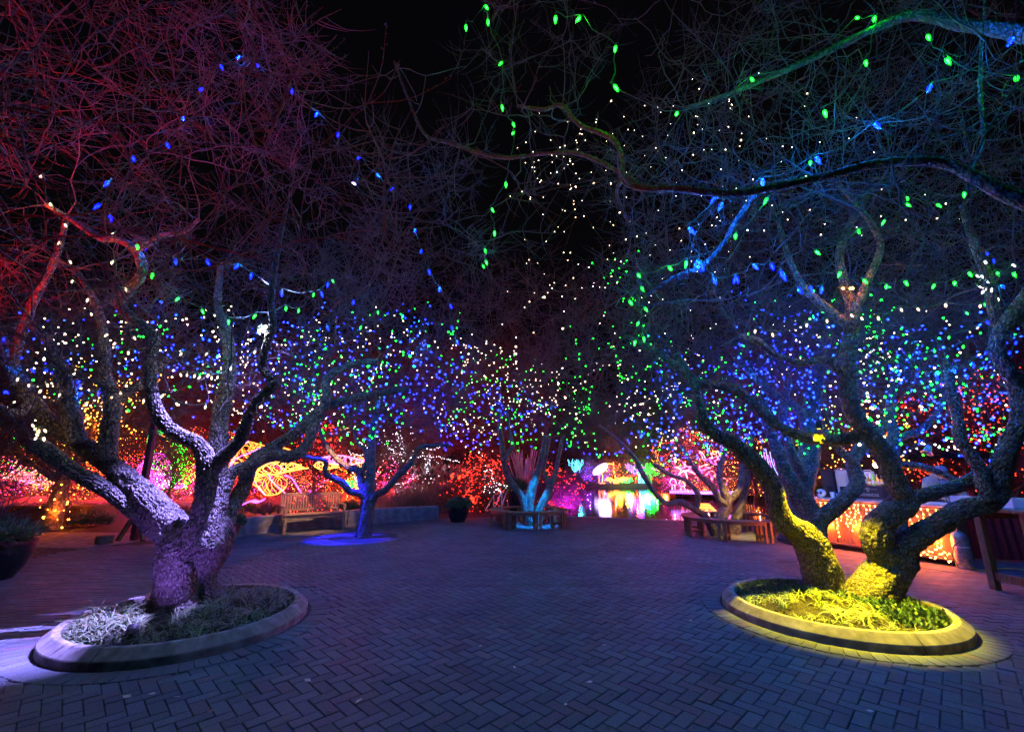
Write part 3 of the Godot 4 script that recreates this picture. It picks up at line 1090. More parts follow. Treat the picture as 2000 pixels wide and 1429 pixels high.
func mid_trees() -> void:
	var rows: Array
	rows = [
		["709,1058,19 709,1050,16 714,1015,15 718,985,14 720,964,13 724,927,9 726,876,8 726,851,7 732,820,6 740,770,4", 10.75, 10.8, "trunk"],
		["717,972,10 702,963,7 684,959,6 667,942,6 636,924,5 636,901,4 610,895,4 591,891,3", 10.75, 10.2],
		["712,965,9 706,945,7 702,921,7 677,911,6 655,893,5 638,872,4 620,830,3", 10.8, 11.0],
		["705,925,6 715,905,5 717,895,5 712,876,4 700,868,3 690,840,3", 10.8, 11.2],
		["724,980,9 735,966,7 752,957,6 782,924,6 802,905,5 814,884,4 824,872,4 878,868,3", 10.75, 10.0]]
	mid_tree("slim tree lit blue in front of the left bench", SPOT3, rows, Vector3(-3.4, 4.2, -10.6), Vector3(3.0, 3.2, 2.8), 300)
	rows = [
		["1040,1034,9 1034,1000,9 1036,968,9 1045,935,8 1052,915,6 1058,890,5 1065,850,4", 12.9, 12.9, "trunk"],
		["1028,1000,8 1018,968,6 995,937,6 984,905,5 981,871,5 976,836,4 974,800,3", 12.9, 12.4],
		["986,900,4 992,885,4 1001,871,4 995,840,3 990,800,3", 12.5, 12.3],
		["1048,1034,8 1052,1000,8 1068,967,8 1074,949,7 1065,931,5 1061,913,5 1065,895,4 1075,850,3", 12.9, 13.2],
		["1073,950,6 1084,929,5 1090,897,4 1100,850,3", 13.0, 13.2]]
	mid_tree("many-stemmed tree lit turquoise inside the middle round bench", BENCH4, rows, Vector3(0.6, 4.4, -12.9), Vector3(3.4, 3.3, 2.8), 320)
	rows = [
		["1410,1050,12 1408,1030,11 1410,1010,11 1420,982,9 1412,953,7 1405,930,6 1409,905,5 1419,875,4 1430,820,3", 11.0, 11.1, "trunk"],
		["1419,982,7 1430,972,6 1445,955,6 1449,921,5 1451,894,4 1440,850,3", 11.0, 11.3],
		["1418,985,7 1405,975,6 1393,953,6 1370,930,5 1352,906,4 1330,870,3", 11.0, 10.7],
		["1398,1050,8 1390,1030,8 1377,1008,7 1359,996,6 1330,981,6 1305,984,6 1285,969,5 1267,944,5 1251,917,5 1240,894,4 1211,863,3 1170,830,2", 11.0, 10.2],
		["1360,996,5 1364,966,5 1341,939,4 1312,928,4 1276,906,3", 10.8, 10.4],
		["1433,1052,11 1436,1030,10 1441,1005,9 1451,975,7 1458,935,7 1461,905,6 1470,840,4", 11.2, 11.4]]
	mid_tree("spreading tree lit yellow inside the right round bench", BENCH5, rows, Vector3(5.0, 4.3, -10.8), Vector3(3.6, 3.2, 2.9), 340)
	rows = [
		["1552,1062,30 1556,1030,24 1562,985,21 1572,930,19 1580,890,18 1582,830,16 1590,770,14 1604,710,11 1620,640,8 1640,560,5", 7.6, 7.9, "trunk"],
		["1570,930,11 1545,880,9 1530,820,8 1540,740,6", 7.6, 7.3],
		["1582,850,10 1560,800,8 1500,760,7 1440,700,5", 7.7, 7.6]]
	mid_tree("grey-green trunked tree behind the yellow-lit tree", Vector2(5.35, -7.7), rows, Vector3(5.3, 4.2, -7.9), Vector3(2.5, 2.8, 2.0), 230)
	rows = [
		["1762,1090,16 1758,1040,14 1755,990,12 1750,940,11 1746,890,10 1746,850,9 1740,790,7 1760,700,5", 7.3, 7.5, "trunk"],
		["1749,862,7 1770,850,7 1795,843,7 1815,825,6 1842,788,5 1870,720,4", 7.4, 7.6],
		["1752,905,7 1800,912,7 1840,925,6 1880,945,5", 7.4, 7.0]]
	mid_tree("dark slender tree in front of the bar counter", Vector2(6.95, -7.3), rows, Vector3(6.9, 4.0, -7.2), Vector3(2.2, 2.2, 2.0), 190)

func mid_tree(label: String, base: Vector2, rows: Array, c: Vector3, r: Vector3, n: int) -> void:
	var t := thing("tree", label, "tree", Vector3(base.x, 0, base.y))
	var nodes := limbs(t, rows, 0.022, 0.011)
	for k in nodes.size():
		nodes[k].w = minf(nodes[k].w, 0.045)
	crown(t, nodes, spread(n, c, r, -0.6), 0.014, 0.30, Vector2(0.8, 1.4), 4)

func far_tree(label: String, at: Vector3, h: float, r: float, n: int, twig_m: Material, group := "") -> void:
	var t := thing("tree", label, "tree", at, 0.0, group)
	var mb := MB.new()
	var k := []
	for i in 6:
		k.push_back(Vector4(at.x + rf(-0.1, 0.1) * i * 0.3, at.y + h * 0.5 * i / 5.0, at.z + rf(-0.1, 0.1) * i * 0.3, lerpf(0.03 * h, 0.012 * h, i / 5.0)))
	var c := bark_limb(mb, k, 0.08, 0.015, t.position)
	part(mb, "trunk", M.bark, t)
	var nodes := c.slice(c.size() / 3)
	var br := MB.new()
	var where := [[], [], [], [], []]
	for q in spread(n, at + Vector3(0, h * 0.62, 0), Vector3(r, h * 0.4, r), -0.8):
		var nb: Vector4 = nodes[rng.randi() % nodes.size()]
		var a := v3(nb)
		var mid := a.lerp(q, 0.5) - Vector3(0, 0.1, 0) * a.distance_to(q)
		var p := PackedVector3Array()
		var rr := PackedFloat32Array()
		for i in 6:
			var f := i / 5.0
			p.push_back(a.lerp(mid, f).lerp(mid.lerp(q, f), f) - at)
			rr.push_back(lerpf(nb.w * 0.5, 0.008, f))
		br.tube(p, rr, 4, false)
		for i in range(2, 6):
			for m in 2:
				where[rng.randi() % 5].push_back(Transform3D(facing((p[i] - p[i - 1]).normalized() + rdir() * 0.7, rf(0, TAU), h * rf(0.16, 0.36)), p[i]))
	part(br, "branches", M.branch, t, "stuff")
	for i in 5:
		if where[i].size():
			many(sprays[i], where[i], "twigs", twig_m, t)

func bush(label: String, at: Vector3, r: float, h: float, n: int, group := "") -> void:
	var t := thing("shrub", label, "shrub", at, 0.0, group)
	var where := [[], [], [], [], []]
	for k in n:
		var a := rf(0, TAU)
		var l := sqrt(rng.randf())
		var d := Vector3(cos(a) * l * r / h * 1.3, 1.0, sin(a) * l * r / h * 1.3).normalized()
		where[rng.randi() % 5].push_back(Transform3D(facing(d, rf(0, TAU), h * rf(0.7, 1.05)), Vector3(cos(a) * l * r * 0.35, -0.03, sin(a) * l * r * 0.35)))
	for i in 5:
		many(sprays[i], where[i], "stems", M.twig, t)

func bush_lights(label: String, m: Material, at: Vector3, r: float, h: float, n: int, lamp: Color, power: float, lamps := 2, size := 1.2) -> void:
	var pts := []
	for k in n:
		var d := rdir()
		pts.push_back(at + Vector3(d.x * r * rf(0.5, 1), h * 0.5 + d.y * h * 0.5, d.z * r * rf(0.5, 1)))
	pts.sort_custom(func(a, b): return a.x + 0.6 * sin(a.y * 3.0) < b.x + 0.6 * sin(b.y * 3.0))
	wander(label, m, pts, 0.24, 0.05, lamp, power, maxi(2, int(n * 2.0 / lamps)), size * 0.72)

func orange_tree() -> void:
	var at := Vector3(-11.9, 0, -11.9)
	far_tree("thick trunk wrapped in amber lights left of the gnarled tree", at, 6.5, 2.4, 60, M.twig)
	var pts := []
	for k in 46:
		var a := k * 1.9
		pts.push_back(at + Vector3(cos(a), 0, sin(a)) * 0.30 + Vector3(0, 0.05 + k * 0.066, 0))
	wander("amber bulbs coiled round the thick trunk at far left", M.O, pts, 0.22, 0.0, Color(1, 0.4, 0.08), 0.9, 30, 2.2)
	pts = []
	for k in 90:
		pts.push_back(at + Vector3(rf(-1.2, 1.6), rf(2.0, 4.4), rf(-1.0, 1.0)))
	pts.sort_custom(func(a, b): return a.x + 0.8 * sin(a.y * 4.0) < b.x + 0.8 * sin(b.y * 4.0))
	wander("amber bulbs through the branches above the wrapped trunk", M.O, pts, 0.22, 0.03, Color(1, 0.4, 0.08), 0.3, 60, 1.6)

# ---------------------------------------------------------------- strings in the near and middle trees

func strings() -> void:
	var g := "large coloured bulbs strung through the near branches"
	hero("blue bulbs arching high over the left tree and down its right side", M.B, "190,402 208,358 260,310 327,284 357,231 393,174 432,131 465,112 503,128 570,178 618,223 660,262 700,308 738,342 766,369 801,404 810,450 822,491 838,530 858,565 880,597 883,640 893,668", 3.7, 6.5, g, BLUE, 0.32, 3)
	hero("blue bulbs in the middle of the left crown", M.B, "215,425 285,482 343,511 405,511 462,520 490,538 550,572 628,574 640,555 690,590 640,640", 4.3, 5.6, g, BLUE, 0.25, 3)
	hero("green bulbs slanting down across the left crown", M.G, "268,482 297,538 346,584 395,608 446,628 497,617 558,602 583,607 612,575 650,549 704,640 738,610 786,618", 4.2, 6.6, g, GREEN, 0.22, 3)
	hero("green bulbs hanging down the middle of the upper picture", M.G, "910,54 950,14 953,43 978,124 981,210 1003,243 1002,260 988,360 962,410 966,455 948,490 950,512 944,520", 3.2, 5.6, g, GREEN, 0.25, 3)
	hero("green bulbs along the wire with the plug over the right limb", M.G, "1085,37 1130,37 1202,95 1203,171 1322,222 1469,155 1675,35 1708,37 1692,123 1612,221", 3.0, 3.1, g, GREEN, 0.32, 2)
	hero("green bulbs near the top right corner", M.G, "1814,73 1852,119 1986,153 2030,170", 2.7, 2.7, g, GREEN, 0.3, 2)
	hero("blue bulbs descending from the top right corner to the long limb", M.B, "1975,80 1816,172 1713,245 1598,312 1490,355 1408,402 1393,390 1350,449 1365,517 1372,520 1360,514", 2.8, 3.6, g, BLUE, 0.22, 1)
	hero("blue bulbs swagged below the long limb", M.B, "1372,520 1396,548 1440,545 1436,545 1475,520 1508,519 1526,533 1532,541 1562,566 1585,563 1605,565", 3.7, 4.6, g, BLUE, 0.3, 3)
	hero("green bulbs from the long limb towards the leaning stems", M.G, "1583,318 1496,392 1437,461 1340,515 1309,524 1248,538 1255,564 1232,591 1262,604 1246,632 1258,662 1240,669", 3.4, 4.8, g, GREEN, 0.3, 3)
	hero("green bulbs on the wire across the right crown", M.G, "1690,549 1732,560 1770,552 1824,559 1866,554 1895,535 1950,535 1982,536", 4.3, 4.3, g, GREEN, 0.25, 3)
	hero("green bulbs on branches over the two-stemmed tree", M.G, "1597,493 1678,452 1726,434 1774,400 1773,387 1834,401 1884,379 1640,535", 4.0, 4.2, g, GREEN, 0.25, 3)
	hero("warm white bulbs on the level wire across the right crown", M.W, "1475,648 1510,655 1576,636 1616,628 1665,617 1685,623 1716,622 1762,606 1795,605 1848,597 1915,599 1950,585", 4.6, 4.5, g, WARM, 0.15, 4, false)
	hero("green bulbs beside the level white wire", M.G, "1890,612 1925,596 1948,605 1854,660 1882,678 1826,687 1778,697 1752,705 1725,721 1682,727 1645,727 1618,727 1672,695", 4.8, 5.6, g, GREEN, 0.22, 3, false)
	hero("blue bulbs low in the right crown", M.B, "1930,630 1955,700 1902,712 1925,690 1830,733 1792,733 1840,752 1865,725 1972,690 1985,670 1960,560 1942,510 1930,497", 4.6, 4.4, g, BLUE, 0.28, 3, false)
	hero("white bulbs bunched at the right limb", M.C, "1912,540 1920,541 1930,550 1915,560 1925,565 1938,567 1920,571 1982,519 1926,513", 4.2, 4.2, g, WARM, 0.12, 4, false)
	hero("white bulbs hanging down the front of the left crown", M.W, "78,346 98,400 128,441 115,475 137,513 140,550 170,587 178,614 206,655 222,672", 4.2, 4.7, g, WARM, 0.18, 3, false)
	hero("white bulbs down the twisting stem of the left tree", M.W, "218,458 218,513 245,566 243,610 246,629 263,661 250,690 285,687 352,692 402,692", 4.3, 5.2, g, WARM, 0.2, 3, false)
	hero("white bulbs on the low wire across the left limbs", M.W, "33,742 55,754 77,765 92,753 115,772 136,783 168,790 218,778 235,768 280,784 318,772 345,790 400,796", 4.6, 5.2, g, WARM, 0.2, 3, false)
	hero("white bulbs on the swag between the left stems", M.W, "352,692 353,733 365,734 379,735 388,738 405,734 413,739 424,738 450,720 497,688", 5.0, 5.2, g, WARM, 0.15, 4, false)
	hero("white bulbs bound round the sawn-off end of the low left limb", M.W, "68,840 75,843 72,850 68,857 85,858 80,864 88,842 64,832", 4.6, 4.6, g, WARM, 0.15, 4, false)
	hero("blue bulbs along the wire over the left limbs", M.B, "6,663 25,705 64,724 88,724 100,728 114,731 126,740 152,746 154,755 157,770 192,769 14,767 8,766", 4.7, 5.0, g, BLUE, 0.25, 4, false)
	hero("white bulbs clustered bright beside the curling stem", M.C, "508,636 513,640 517,643 515,648 509,645 520,638 506,650", 4.6, 4.6, g, Color(0.8, 0.85, 1), 0.35, 3, false)
	# long strings of small bulbs, one of each colour in each crown
	var rows := [
		["gnarled left", 0, 590, 470, 830, 5.2, 8.0, [48, 36, 22]],
		["blue-lit", 380, 590, 930, 870, 7.5, 12.0, [70, 96, 40]],
		["turquoise-lit", 840, 690, 1240, 890, 11.0, 14.5, [50, 40, 36]],
		["yellow-lit round-bench", 1190, 650, 1530, 900, 8.5, 12.5, [34, 76, 46]],
		["grey-green trunked", 1420, 560, 1760, 880, 6.3, 9.0, [30, 100, 44]],
		["slender bar-side", 1640, 600, 2010, 900, 5.2, 8.5, [30, 90, 40]]]
	for r in rows:
		var k := 0
		for c in [["warm white", M.W, WARM, 0.3], ["blue", M.b, BLUE, 0.5], ["green", M.G, GREEN, 0.4]]:
			wander("%s small bulbs strung through the crown of the %s tree" % [c[0], r[0]], c[1], walk(r[7][k], r[1], r[2], r[3], r[4], r[5], r[6], 1.0), 0.34 if r[5] > 7 else 0.30, 0.10, c[2], c[3], 44, 1.15 * (1.2 if r[5] > 7 else 1.1))
			k += 1
	wander("sparse warm white bulbs high in the middle crowns", M.W, walk(60, 960, 150, 1500, 690, 7.0, 12.0, 2.0), 0.8, 0.04, WARM, 0.2, 30, 1.0)
	wander("sparse warm white bulbs down the tall dark crown in the middle", M.W, walk(34, 1000, 220, 1230, 560, 8.0, 11.0, 1.8), 0.7, 0.04, WARM, 0.25, 30, 1.0)
	wander("green bulbs scattered in the dark middle crown", M.G, walk(26, 1080, 480, 1300, 800, 6.5, 9.0, 1.6), 0.5, 0.06, GREEN, 0.3, 20, 1.0)
	wander("sparse white bulbs behind the top right limbs", M.W, walk(30, 1300, 20, 1960, 470, 5.0, 7.0, 2.0), 0.9, 0.03, WARM, 0.12, 20, 0.9)
	wander("warm white bulbs hanging in the far middle crown", M.W, walk(26, 850, 650, 1010, 760, 8.0, 10.0, 1.0), 0.3, 0.1, WARM, 0.2, 30, 1.1)
	# pair of amber lamps on the stem
	var t := thing("amber_lamp", "pair of amber lamps fixed on the tall stem of the two-stemmed tree", "lamp")
	var at := W(1664, 563, 4.75)
	for k in 2:
		var mb := MB.new()
		mb.ball(Transform3D(Basis.from_scale(Vector3(0.026, 0.017, 0.02) * (1.0 if k == 0 else 0.6)), at + Vector3(-0.10 * k, 0, 0)), 10, 6)
		part(mb, "bulb", glow(1.0, 0.42, 0.04, 20.0), t)
	omni(at + Vector3(0, 0, 0.0), Color(1, 0.5, 0.08), 0.35, 0.02, t)
	var mb2 := MB.new()
	mb2.beam(at + Vector3(-0.15, 0.03, -0.03), at + Vector3(0.05, 0.03, -0.03), 0.012, 0.008)
	part(mb2, "bracket", M.iron, t)

# ---------------------------------------------------------------- furniture
func flood(label: String, at: Vector3, to: Vector3, lens: Material) -> void:
	var t := thing("floodlight", label, "floodlight", at)
	var d := (to - at).normalized()
	var b := facing(d, 0, 1)
	var mb := MB.new()
	mb.lathe(Transform3D(b, Vector3.ZERO), [Vector2(0.0, -0.09), Vector2(0.035, -0.085), Vector2(0.05, -0.04), Vector2(0.055, 0.0), Vector2(0.050, 0.0), Vector2(0.046, -0.012)], 16)
	part(mb, "housing", M.iron, t)
	var l := MB.new()
	l.lathe(Transform3D(b, d * -0.012), [Vector2(0.046, 0.0), Vector2(0.0, 0.004)], 16)
	part(l, "lamp_lens", lens, t)
	var s := MB.new()
	s.beam(Vector3(0, -at.y - 0.03, 0), -d * 0.05, 0.012, 0.006)
	part(s, "stake", M.iron, t)

func tree_lamp(label: String, at: Vector3, to: Vector3, lens: Material, col: Color, e: float, angle: float, soft: float) -> void:
	var t := thing("downlight", label, "downlight", at)
	var d := (to - at).normalized()
	var b := facing(d, 0, 1)
	var mb := MB.new()
	mb.lathe(Transform3D(b, Vector3.ZERO), [Vector2(0.0, -0.10), Vector2(0.03, -0.095), Vector2(0.036, -0.04), Vector2(0.038, 0.0), Vector2(0.034, 0.0), Vector2(0.032, -0.01)], 14)
	mb.wire(PackedVector3Array([-d * 0.08, -d * 0.08 + Vector3(0.02, 0.16, 0), Vector3(0.05, 0.6, -0.03)]), 0.004, 4)
	part(mb, "housing", M.iron, t)
	var l := MB.new()
	l.lathe(Transform3D(b, d * -0.008), [Vector2(0.032, 0.0), Vector2(0.0, 0.003)], 14)
	part(l, "lamp_lens", lens, t)
	spot(at + d * 0.02, to, col, e, angle, soft, 0.03)

func garden_bench() -> void:
	var t := thing("garden_bench", "slatted teak garden bench with arms against the low wall", "bench", Vector3(-5.12, 0, -11.78), deg_to_rad(38))
	var T := Transform3D()
	var seat := MB.new()
	for x in [-0.70, 0.70]:
		for z in [-0.27, 0.25]:
			var mb := MB.new()
			var top := 0.62 if z > 0 else 0.92
			mb.beam(Vector3(x, 0, z), Vector3(x, top, z - (0.0 if z > 0 else 0.06)), 0.03, 0.03, Vector3.FORWARD, 0.005)
			part(mb, "leg", M.teak, t)
		var arm := MB.new()
		arm.beam(Vector3(x, 0.635, -0.32), Vector3(x, 0.635, 0.30), 0.036, 0.014, Vector3.UP, 0.006)
		part(arm, "armrest", M.teak, t)
		var st := MB.new()
		st.beam(Vector3(x, 0.16, -0.24), Vector3(x, 0.16, 0.22), 0.016, 0.025)
		st.beam(Vector3(x, 0.39, -0.24), Vector3(x, 0.39, 0.22), 0.016, 0.035)
		part(st, "side_rail", M.teak, t)
	for k in 5:
		var mb := MB.new()
		mb.beam(Vector3(-0.73, 0.44, 0.27 - k * 0.115), Vector3(0.73, 0.44, 0.27 - k * 0.115), 0.048, 0.011)
		part(mb, "seat_slat", M.teak, t)
	var ap := MB.new()
	ap.beam(Vector3(-0.67, 0.39, 0.25), Vector3(0.67, 0.39, 0.25), 0.014, 0.035)
	part(ap, "front_rail", M.teak, t)
	for y in [0.52, 0.90]:
		var mb := MB.new()
		var z: float = -0.275 - (y - 0.45) * 0.13
		mb.beam(Vector3(-0.67, y, z), Vector3(0.67, y, z), 0.014, 0.035 if y > 0.6 else 0.025)
		part(mb, "back_rail", M.teak, t)
	for k in 21:
		var mb := MB.new()
		var x := -0.63 + k * 0.063
		mb.beam(Vector3(x, 0.54, -0.287), Vector3(x, 0.87, -0.328), 0.017, 0.007, Vector3.FORWARD, 0.003)
		part(mb, "back_slat", M.teak, t)

func round_bench(label: String, c: Vector2, r: float, turn: float) -> void:
	var t := thing("round_bench", label, "bench", Vector3(c.x, 0, c.y), turn, "round tree benches")
	for s in 8:
		var a0 := TAU * s / 8.0 + 0.008
		var a1 := TAU * (s + 1) / 8.0 - 0.008
		for k in 4:
			var ro := r - k * 0.098
			var ri := ro - 0.088
			var mb := MB.new()
			mb.lathe(Transform3D(Basis(), Vector3(0, 0.425, 0)), [Vector2(ri, 0.022), Vector2(ri, 0.0), Vector2(ro, 0.0), Vector2(ro, 0.018), Vector2(ro - 0.004, 0.022), Vector2(ri, 0.022)], 8, a0, a1)
			part(mb, "seat_slat", M.wood, t)
		var ap := MB.new()
		ap.lathe(Transform3D(Basis(), Vector3(0, 0.335, 0)), [Vector2(r - 0.055, 0.088), Vector2(r - 0.055, 0.032), Vector2(r - 0.03, 0.032), Vector2(r - 0.03, 0.088)], 8, a0 + 0.03, a1 - 0.03)
		part(ap, "apron", M.wood, t)
		for a in [a0 + 0.045, a1 - 0.045]:
			var d := Vector3(cos(a), 0, sin(a))
			var mid := []
			for q in [r - 0.05, r - 0.37]:
				var mb := MB.new()
				mb.beam(d * q, d * q + Vector3(0, 0.425, 0), 0.027, 0.025, d, 0.004)
				part(mb, "leg", M.wood, t)
			var br := MB.new()
			br.beam(d * (r - 0.08) + Vector3(0, 0.12, 0), d * (r - 0.34) + Vector3(0, 0.12, 0), 0.014, 0.022)
			part(br, "stretcher", M.wood, t)

func pot(label: String, at: Vector3, r: float, h: float, m: Material, n: int, leaf: ArrayMesh, fern: float, lip := 0.04) -> void:
	var t := thing("planter_pot", label, "planter", at)
	var mb := MB.new()
	mb.lathe(Transform3D(), [Vector2(0, 0.0), Vector2(r * 0.62, 0), Vector2(r * 0.82, h * 0.3), Vector2(r * 0.96, h * 0.7), Vector2(r * 0.97, h * 0.88), Vector2(r, h * 0.9), Vector2(r, h), Vector2(r - lip, h), Vector2(r - lip, h - 0.05), Vector2(0, h - 0.04)], 32)
	part(mb, "pot", m, t)
	var where := []
	for k in n:
		var a := rf(0, TAU)
		var q := sqrt(rng.randf())
		where.push_back(Transform3D(facing((Vector3(cos(a) * q, 0.9, sin(a) * q) + rdir() * 0.3).normalized(), rf(0, TAU), rf(0.7, 1.3) * fern), Vector3(cos(a) * q * r * 1.05, h + 0.02 + 0.16 * (1 - q) * fern, sin(a) * q * r * 1.05)))
	many(leaf, where, "foliage", M.leaf, t)

func reeds(label: String, at: Vector3, n: int, h: float, r: float, plumes: int) -> void:
	var t := thing("ornamental_grass", label, "ornamental grass", at, 0.0, "ornamental grasses behind the low wall")
	var blade := tuft_mesh(14, h, 0.006, 0.11)
	var where := []
	for k in n:
		var a := rf(0, TAU)
		var q := sqrt(rng.randf()) * r
		where.push_back(Transform3D(facing((Vector3(cos(a) * q * 0.5, 1, sin(a) * q * 0.5) + rdir() * 0.12).normalized(), rf(0, TAU), rf(0.8, 1.15)), Vector3(cos(a) * q, 0, sin(a) * q)))
	many(blade, where, "blades", M.reed, t)
	if plumes > 0:
		var pm := MB.new()
		for k in 60:
			var y := rng.randf()
			var a := rf(0, TAU)
			var w := 0.055 * sin(PI * (0.12 + 0.88 * y))
			var p := Vector3(cos(a) * w * 0.3, y * 0.24, sin(a) * w * 0.3)
			var q := Vector3(cos(a) * w * 1.3, y * 0.24 + 0.035, sin(a) * w * 1.3)
			var s := Vector3(-sin(a), 0, cos(a)) * 0.006
			pm.face([p - s, p + s, q + s * 0.5, q - s * 0.5], Vector3(cos(a) * 0.4, 1, sin(a) * 0.4).normalized())
		var plume := pm.commit()
		var pw := []
		var st := MB.new()
		for k in plumes:
			var a := rf(0, TAU)
			var q := sqrt(rng.randf()) * r * 1.3
			var b := Vector3(cos(a) * q * 0.4, 0, sin(a) * q * 0.4)
			var e := Vector3(cos(a) * q, h * rf(1.05, 1.35), sin(a) * q)
			st.wire(PackedVector3Array([b, b.lerp(e, 0.5) + Vector3(0, 0.05, 0), e]), 0.003, 3)
			pw.push_back(Transform3D(facing((e - b + Vector3(cos(a), 0, sin(a)) * 0.6 * h).normalized(), rf(0, TAU), rf(0.9, 1.4)), e))
		part(st, "stems", M.reed, t, "stuff")
		many(plume, pw, "plumes", M.plume, t)

func wall() -> void:
	var t := thing("low_wall", "low grey concrete retaining wall behind the bench", "wall")
	var p := [Vector2(-7.35, -9.75), Vector2(-6.72, -10.55), Vector2(-5.92, -11.98), Vector2(-4.66, -12.86), Vector2(-3.64, -13.86), Vector2(-2.35, -14.52)]
	for i in 5:
		var mb := MB.new()
		mb.beam(Vector3(p[i].x, 0.19, p[i].y), Vector3(p[i + 1].x, 0.19, p[i + 1].y), 0.13 + 0.002 * (i % 2), 0.21 + 0.002 * (i % 2), Vector3.UP, 0.015)
		part(mb, "wall_section", M.concrete, t)

func left_side() -> void:
	wall()
	garden_bench()
	var leaf := leaf_cluster(34, 0.075, 0.10)
	var needle := tuft_mesh(22, 0.26, 0.004, 0.16)
	pot("dark glazed pot with low evergreen at the end of the low wall", Vector3(-1.62, 0, -13.75), 0.33, 0.46, M.pot, 60, leaf, 1.0)
	pot("large dark glazed pot with conifer sprays at the left edge", Vector3(-7.55, 0, -6.75), 0.46, 0.52, M.pot, 120, needle, 1.0)
	pot("reddish clay pot with leafy plant left of the low wall", G(438, 1052) + Vector3(0, 0, -0.2), 0.2, 0.34, M.terra, 30, leaf, 1.0)
	# bare stems in the left pot
	var bs := thing("bare_branches", "thin bare branches standing in the large left pot", "branches", Vector3(-7.55, 0.5, -6.75))
	var w := []
	for k in 9:
		w.push_back(Transform3D(facing((Vector3.UP + rdir() * 0.35).normalized(), rf(0, TAU), rf(0.8, 1.3)), rdir() * 0.05))
	many(sprays[1], w, "branches", M.twig, bs)
	# planter wall of brown boards, post, greenery
	var pw := thing("planter_box", "long low brown planter box at far left with a capped rim", "planter box", Vector3(-13.9, 0, -12.9))
	for k in 3:
		var mb := MB.new()
		mb.box(Transform3D(Basis(Vector3.UP, 0.05), Vector3(0, 0.09 + k * 0.165, 0)), Vector3(2.3, 0.08, 0.45), 0.006)
		part(mb, "board", M.terra, pw)
	var cap := MB.new()
	cap.box(Transform3D(Basis(Vector3.UP, 0.05), Vector3(0, 0.535, 0)), Vector3(2.36, 0.025, 0.5), 0.006)
	part(cap, "cap", M.wood, pw)
	var po := thing("post", "dark red post standing beside the left walk", "post", Vector3(-8.45, 0, -10.35))
	var mb3 := MB.new()
	mb3.beam(Vector3(0, 0, 0), Vector3(-0.02, 2.75, 0), 0.06, 0.06, Vector3.FORWARD, 0.008)
	part(mb3, "shaft", mat(lin(0.12, 0.02, 0.025), 0.6), po)
	for s in [-1.0, 1.0]:
		var q := MB.new()
		q.beam(Vector3(0.28 * s, 0, 0.1), Vector3(0.06 * s, 0.55, 0.02), 0.035, 0.05, Vector3.FORWARD, 0.006)
		part(q, "brace", M.wood, po)
	var bx := thing("junction_box", "small squat box at the foot of the dark red post", "box", Vector3(-8.75, 0, -9.95))
	var bq := MB.new()
	bq.lathe(Transform3D(), [Vector2(0, 0.16), Vector2(0.14, 0.16), Vector2(0.16, 0.14), Vector2(0.16, 0.0)], 20)
	part(bq, "body", M.terra, bx)
	for k in 5:
		var px: Array = [[350, 1035, 0.45], [470, 1010, 0.4], [520, 1015, 0.35], [680, 1005, 0.4], [150, 1040, 0.35]][k]
		var at := G(px[0], px[1]) + Vector3(-0.25, 0, -0.6)
		var t := thing("low_shrub", ["dark spreading shrub behind the gnarled trunk", "low shrub at the left end of the wall", "low shrub just left of the bench", "low dark shrub behind the right arm of the bench", "low shrub on the left walk's far side"][k], "shrub", at)
		var lw := []
		for i in 46:
			var a := rf(0, TAU)
			var q: float = sqrt(rng.randf()) * px[2]
			lw.push_back(Transform3D(facing((Vector3(cos(a) * q, 0.6, sin(a) * q) + rdir() * 0.4).normalized(), rf(0, TAU), rf(0.8, 1.4)), Vector3(cos(a) * q, 0.1 + rf(0, 0.35) * (1.2 - q / px[2]), sin(a) * q)))
		many(leaf if k % 2 else needle, lw, "foliage", M.leaf, t)
	var labels := ["tall plumed grass just right of the slim blue-lit tree", "tall plumed grass in the middle of the wall's bed", "tall plumed grass near the dark pot", "grass clump directly behind the slim blue-lit trunk", "grass clump at the right end of the bed"]
	var spots := [[770, 1002, 46, 0], [815, 1000, 50, 14], [862, 1000, 46, 20], [735, 1006, 34, 0], [838, 1003, 40, 12]]
	for k in 5:
		var at := G(spots[k][0], spots[k][1]) + Vector3(0.1, 0, -0.9)
		reeds(labels[k], at, spots[k][2], 1.15, 0.5, spots[k][3])
	# the red-lit shrubs at the end of the walk
	var R := Color(1, 0.10, 0.05)
	var spots2 := [[905, 1000, 16.5, 1.0, 1.5], [945, 1000, 17.2, 1.2, 1.9], [985, 1000, 18.2, 1.2, 2.1], [925, 990, 19.5, 1.2, 2.3]]
	var l2 := ["red-lit shrub behind the dark pot", "red-lit shrub at the middle of the red hedge", "red-lit shrub left of the turquoise-lit stems", "tall red-lit shrub at the back of the red hedge"]
	for k in 4:
		var s: Array = spots2[k]
		var at := W(s[0], 930, s[2])
		at.y = 0
		bush(l2[k], at, s[3], s[4], 60)
		bush_lights("red bulbs in the %s" % l2[k].substr(8), M.R, at, s[3], s[4], 48, R, 0.8, 2, 2.0)
	wander("white bulbs sprinkled over the red-lit shrubs", M.C, walk(16, 930, 890, 1000, 965, 15.8, 17.0, 0.6), 0.16, 0.05, Color.WHITE, 0.0, 40, 1.5)
	# magenta shrubs at the pond's edge
	var P := Color(1, 0.15, 0.6)
	var s3 := [[1085, 16.8, 0.9, 1.7], [1120, 17.2, 1.0, 1.5], [1062, 18.0, 0.9, 1.9]]
	var l3 := ["arching shrub lit magenta behind the middle round bench", "arching shrub lit magenta at the water's edge", "shrub lit red behind the turquoise-lit stems"]
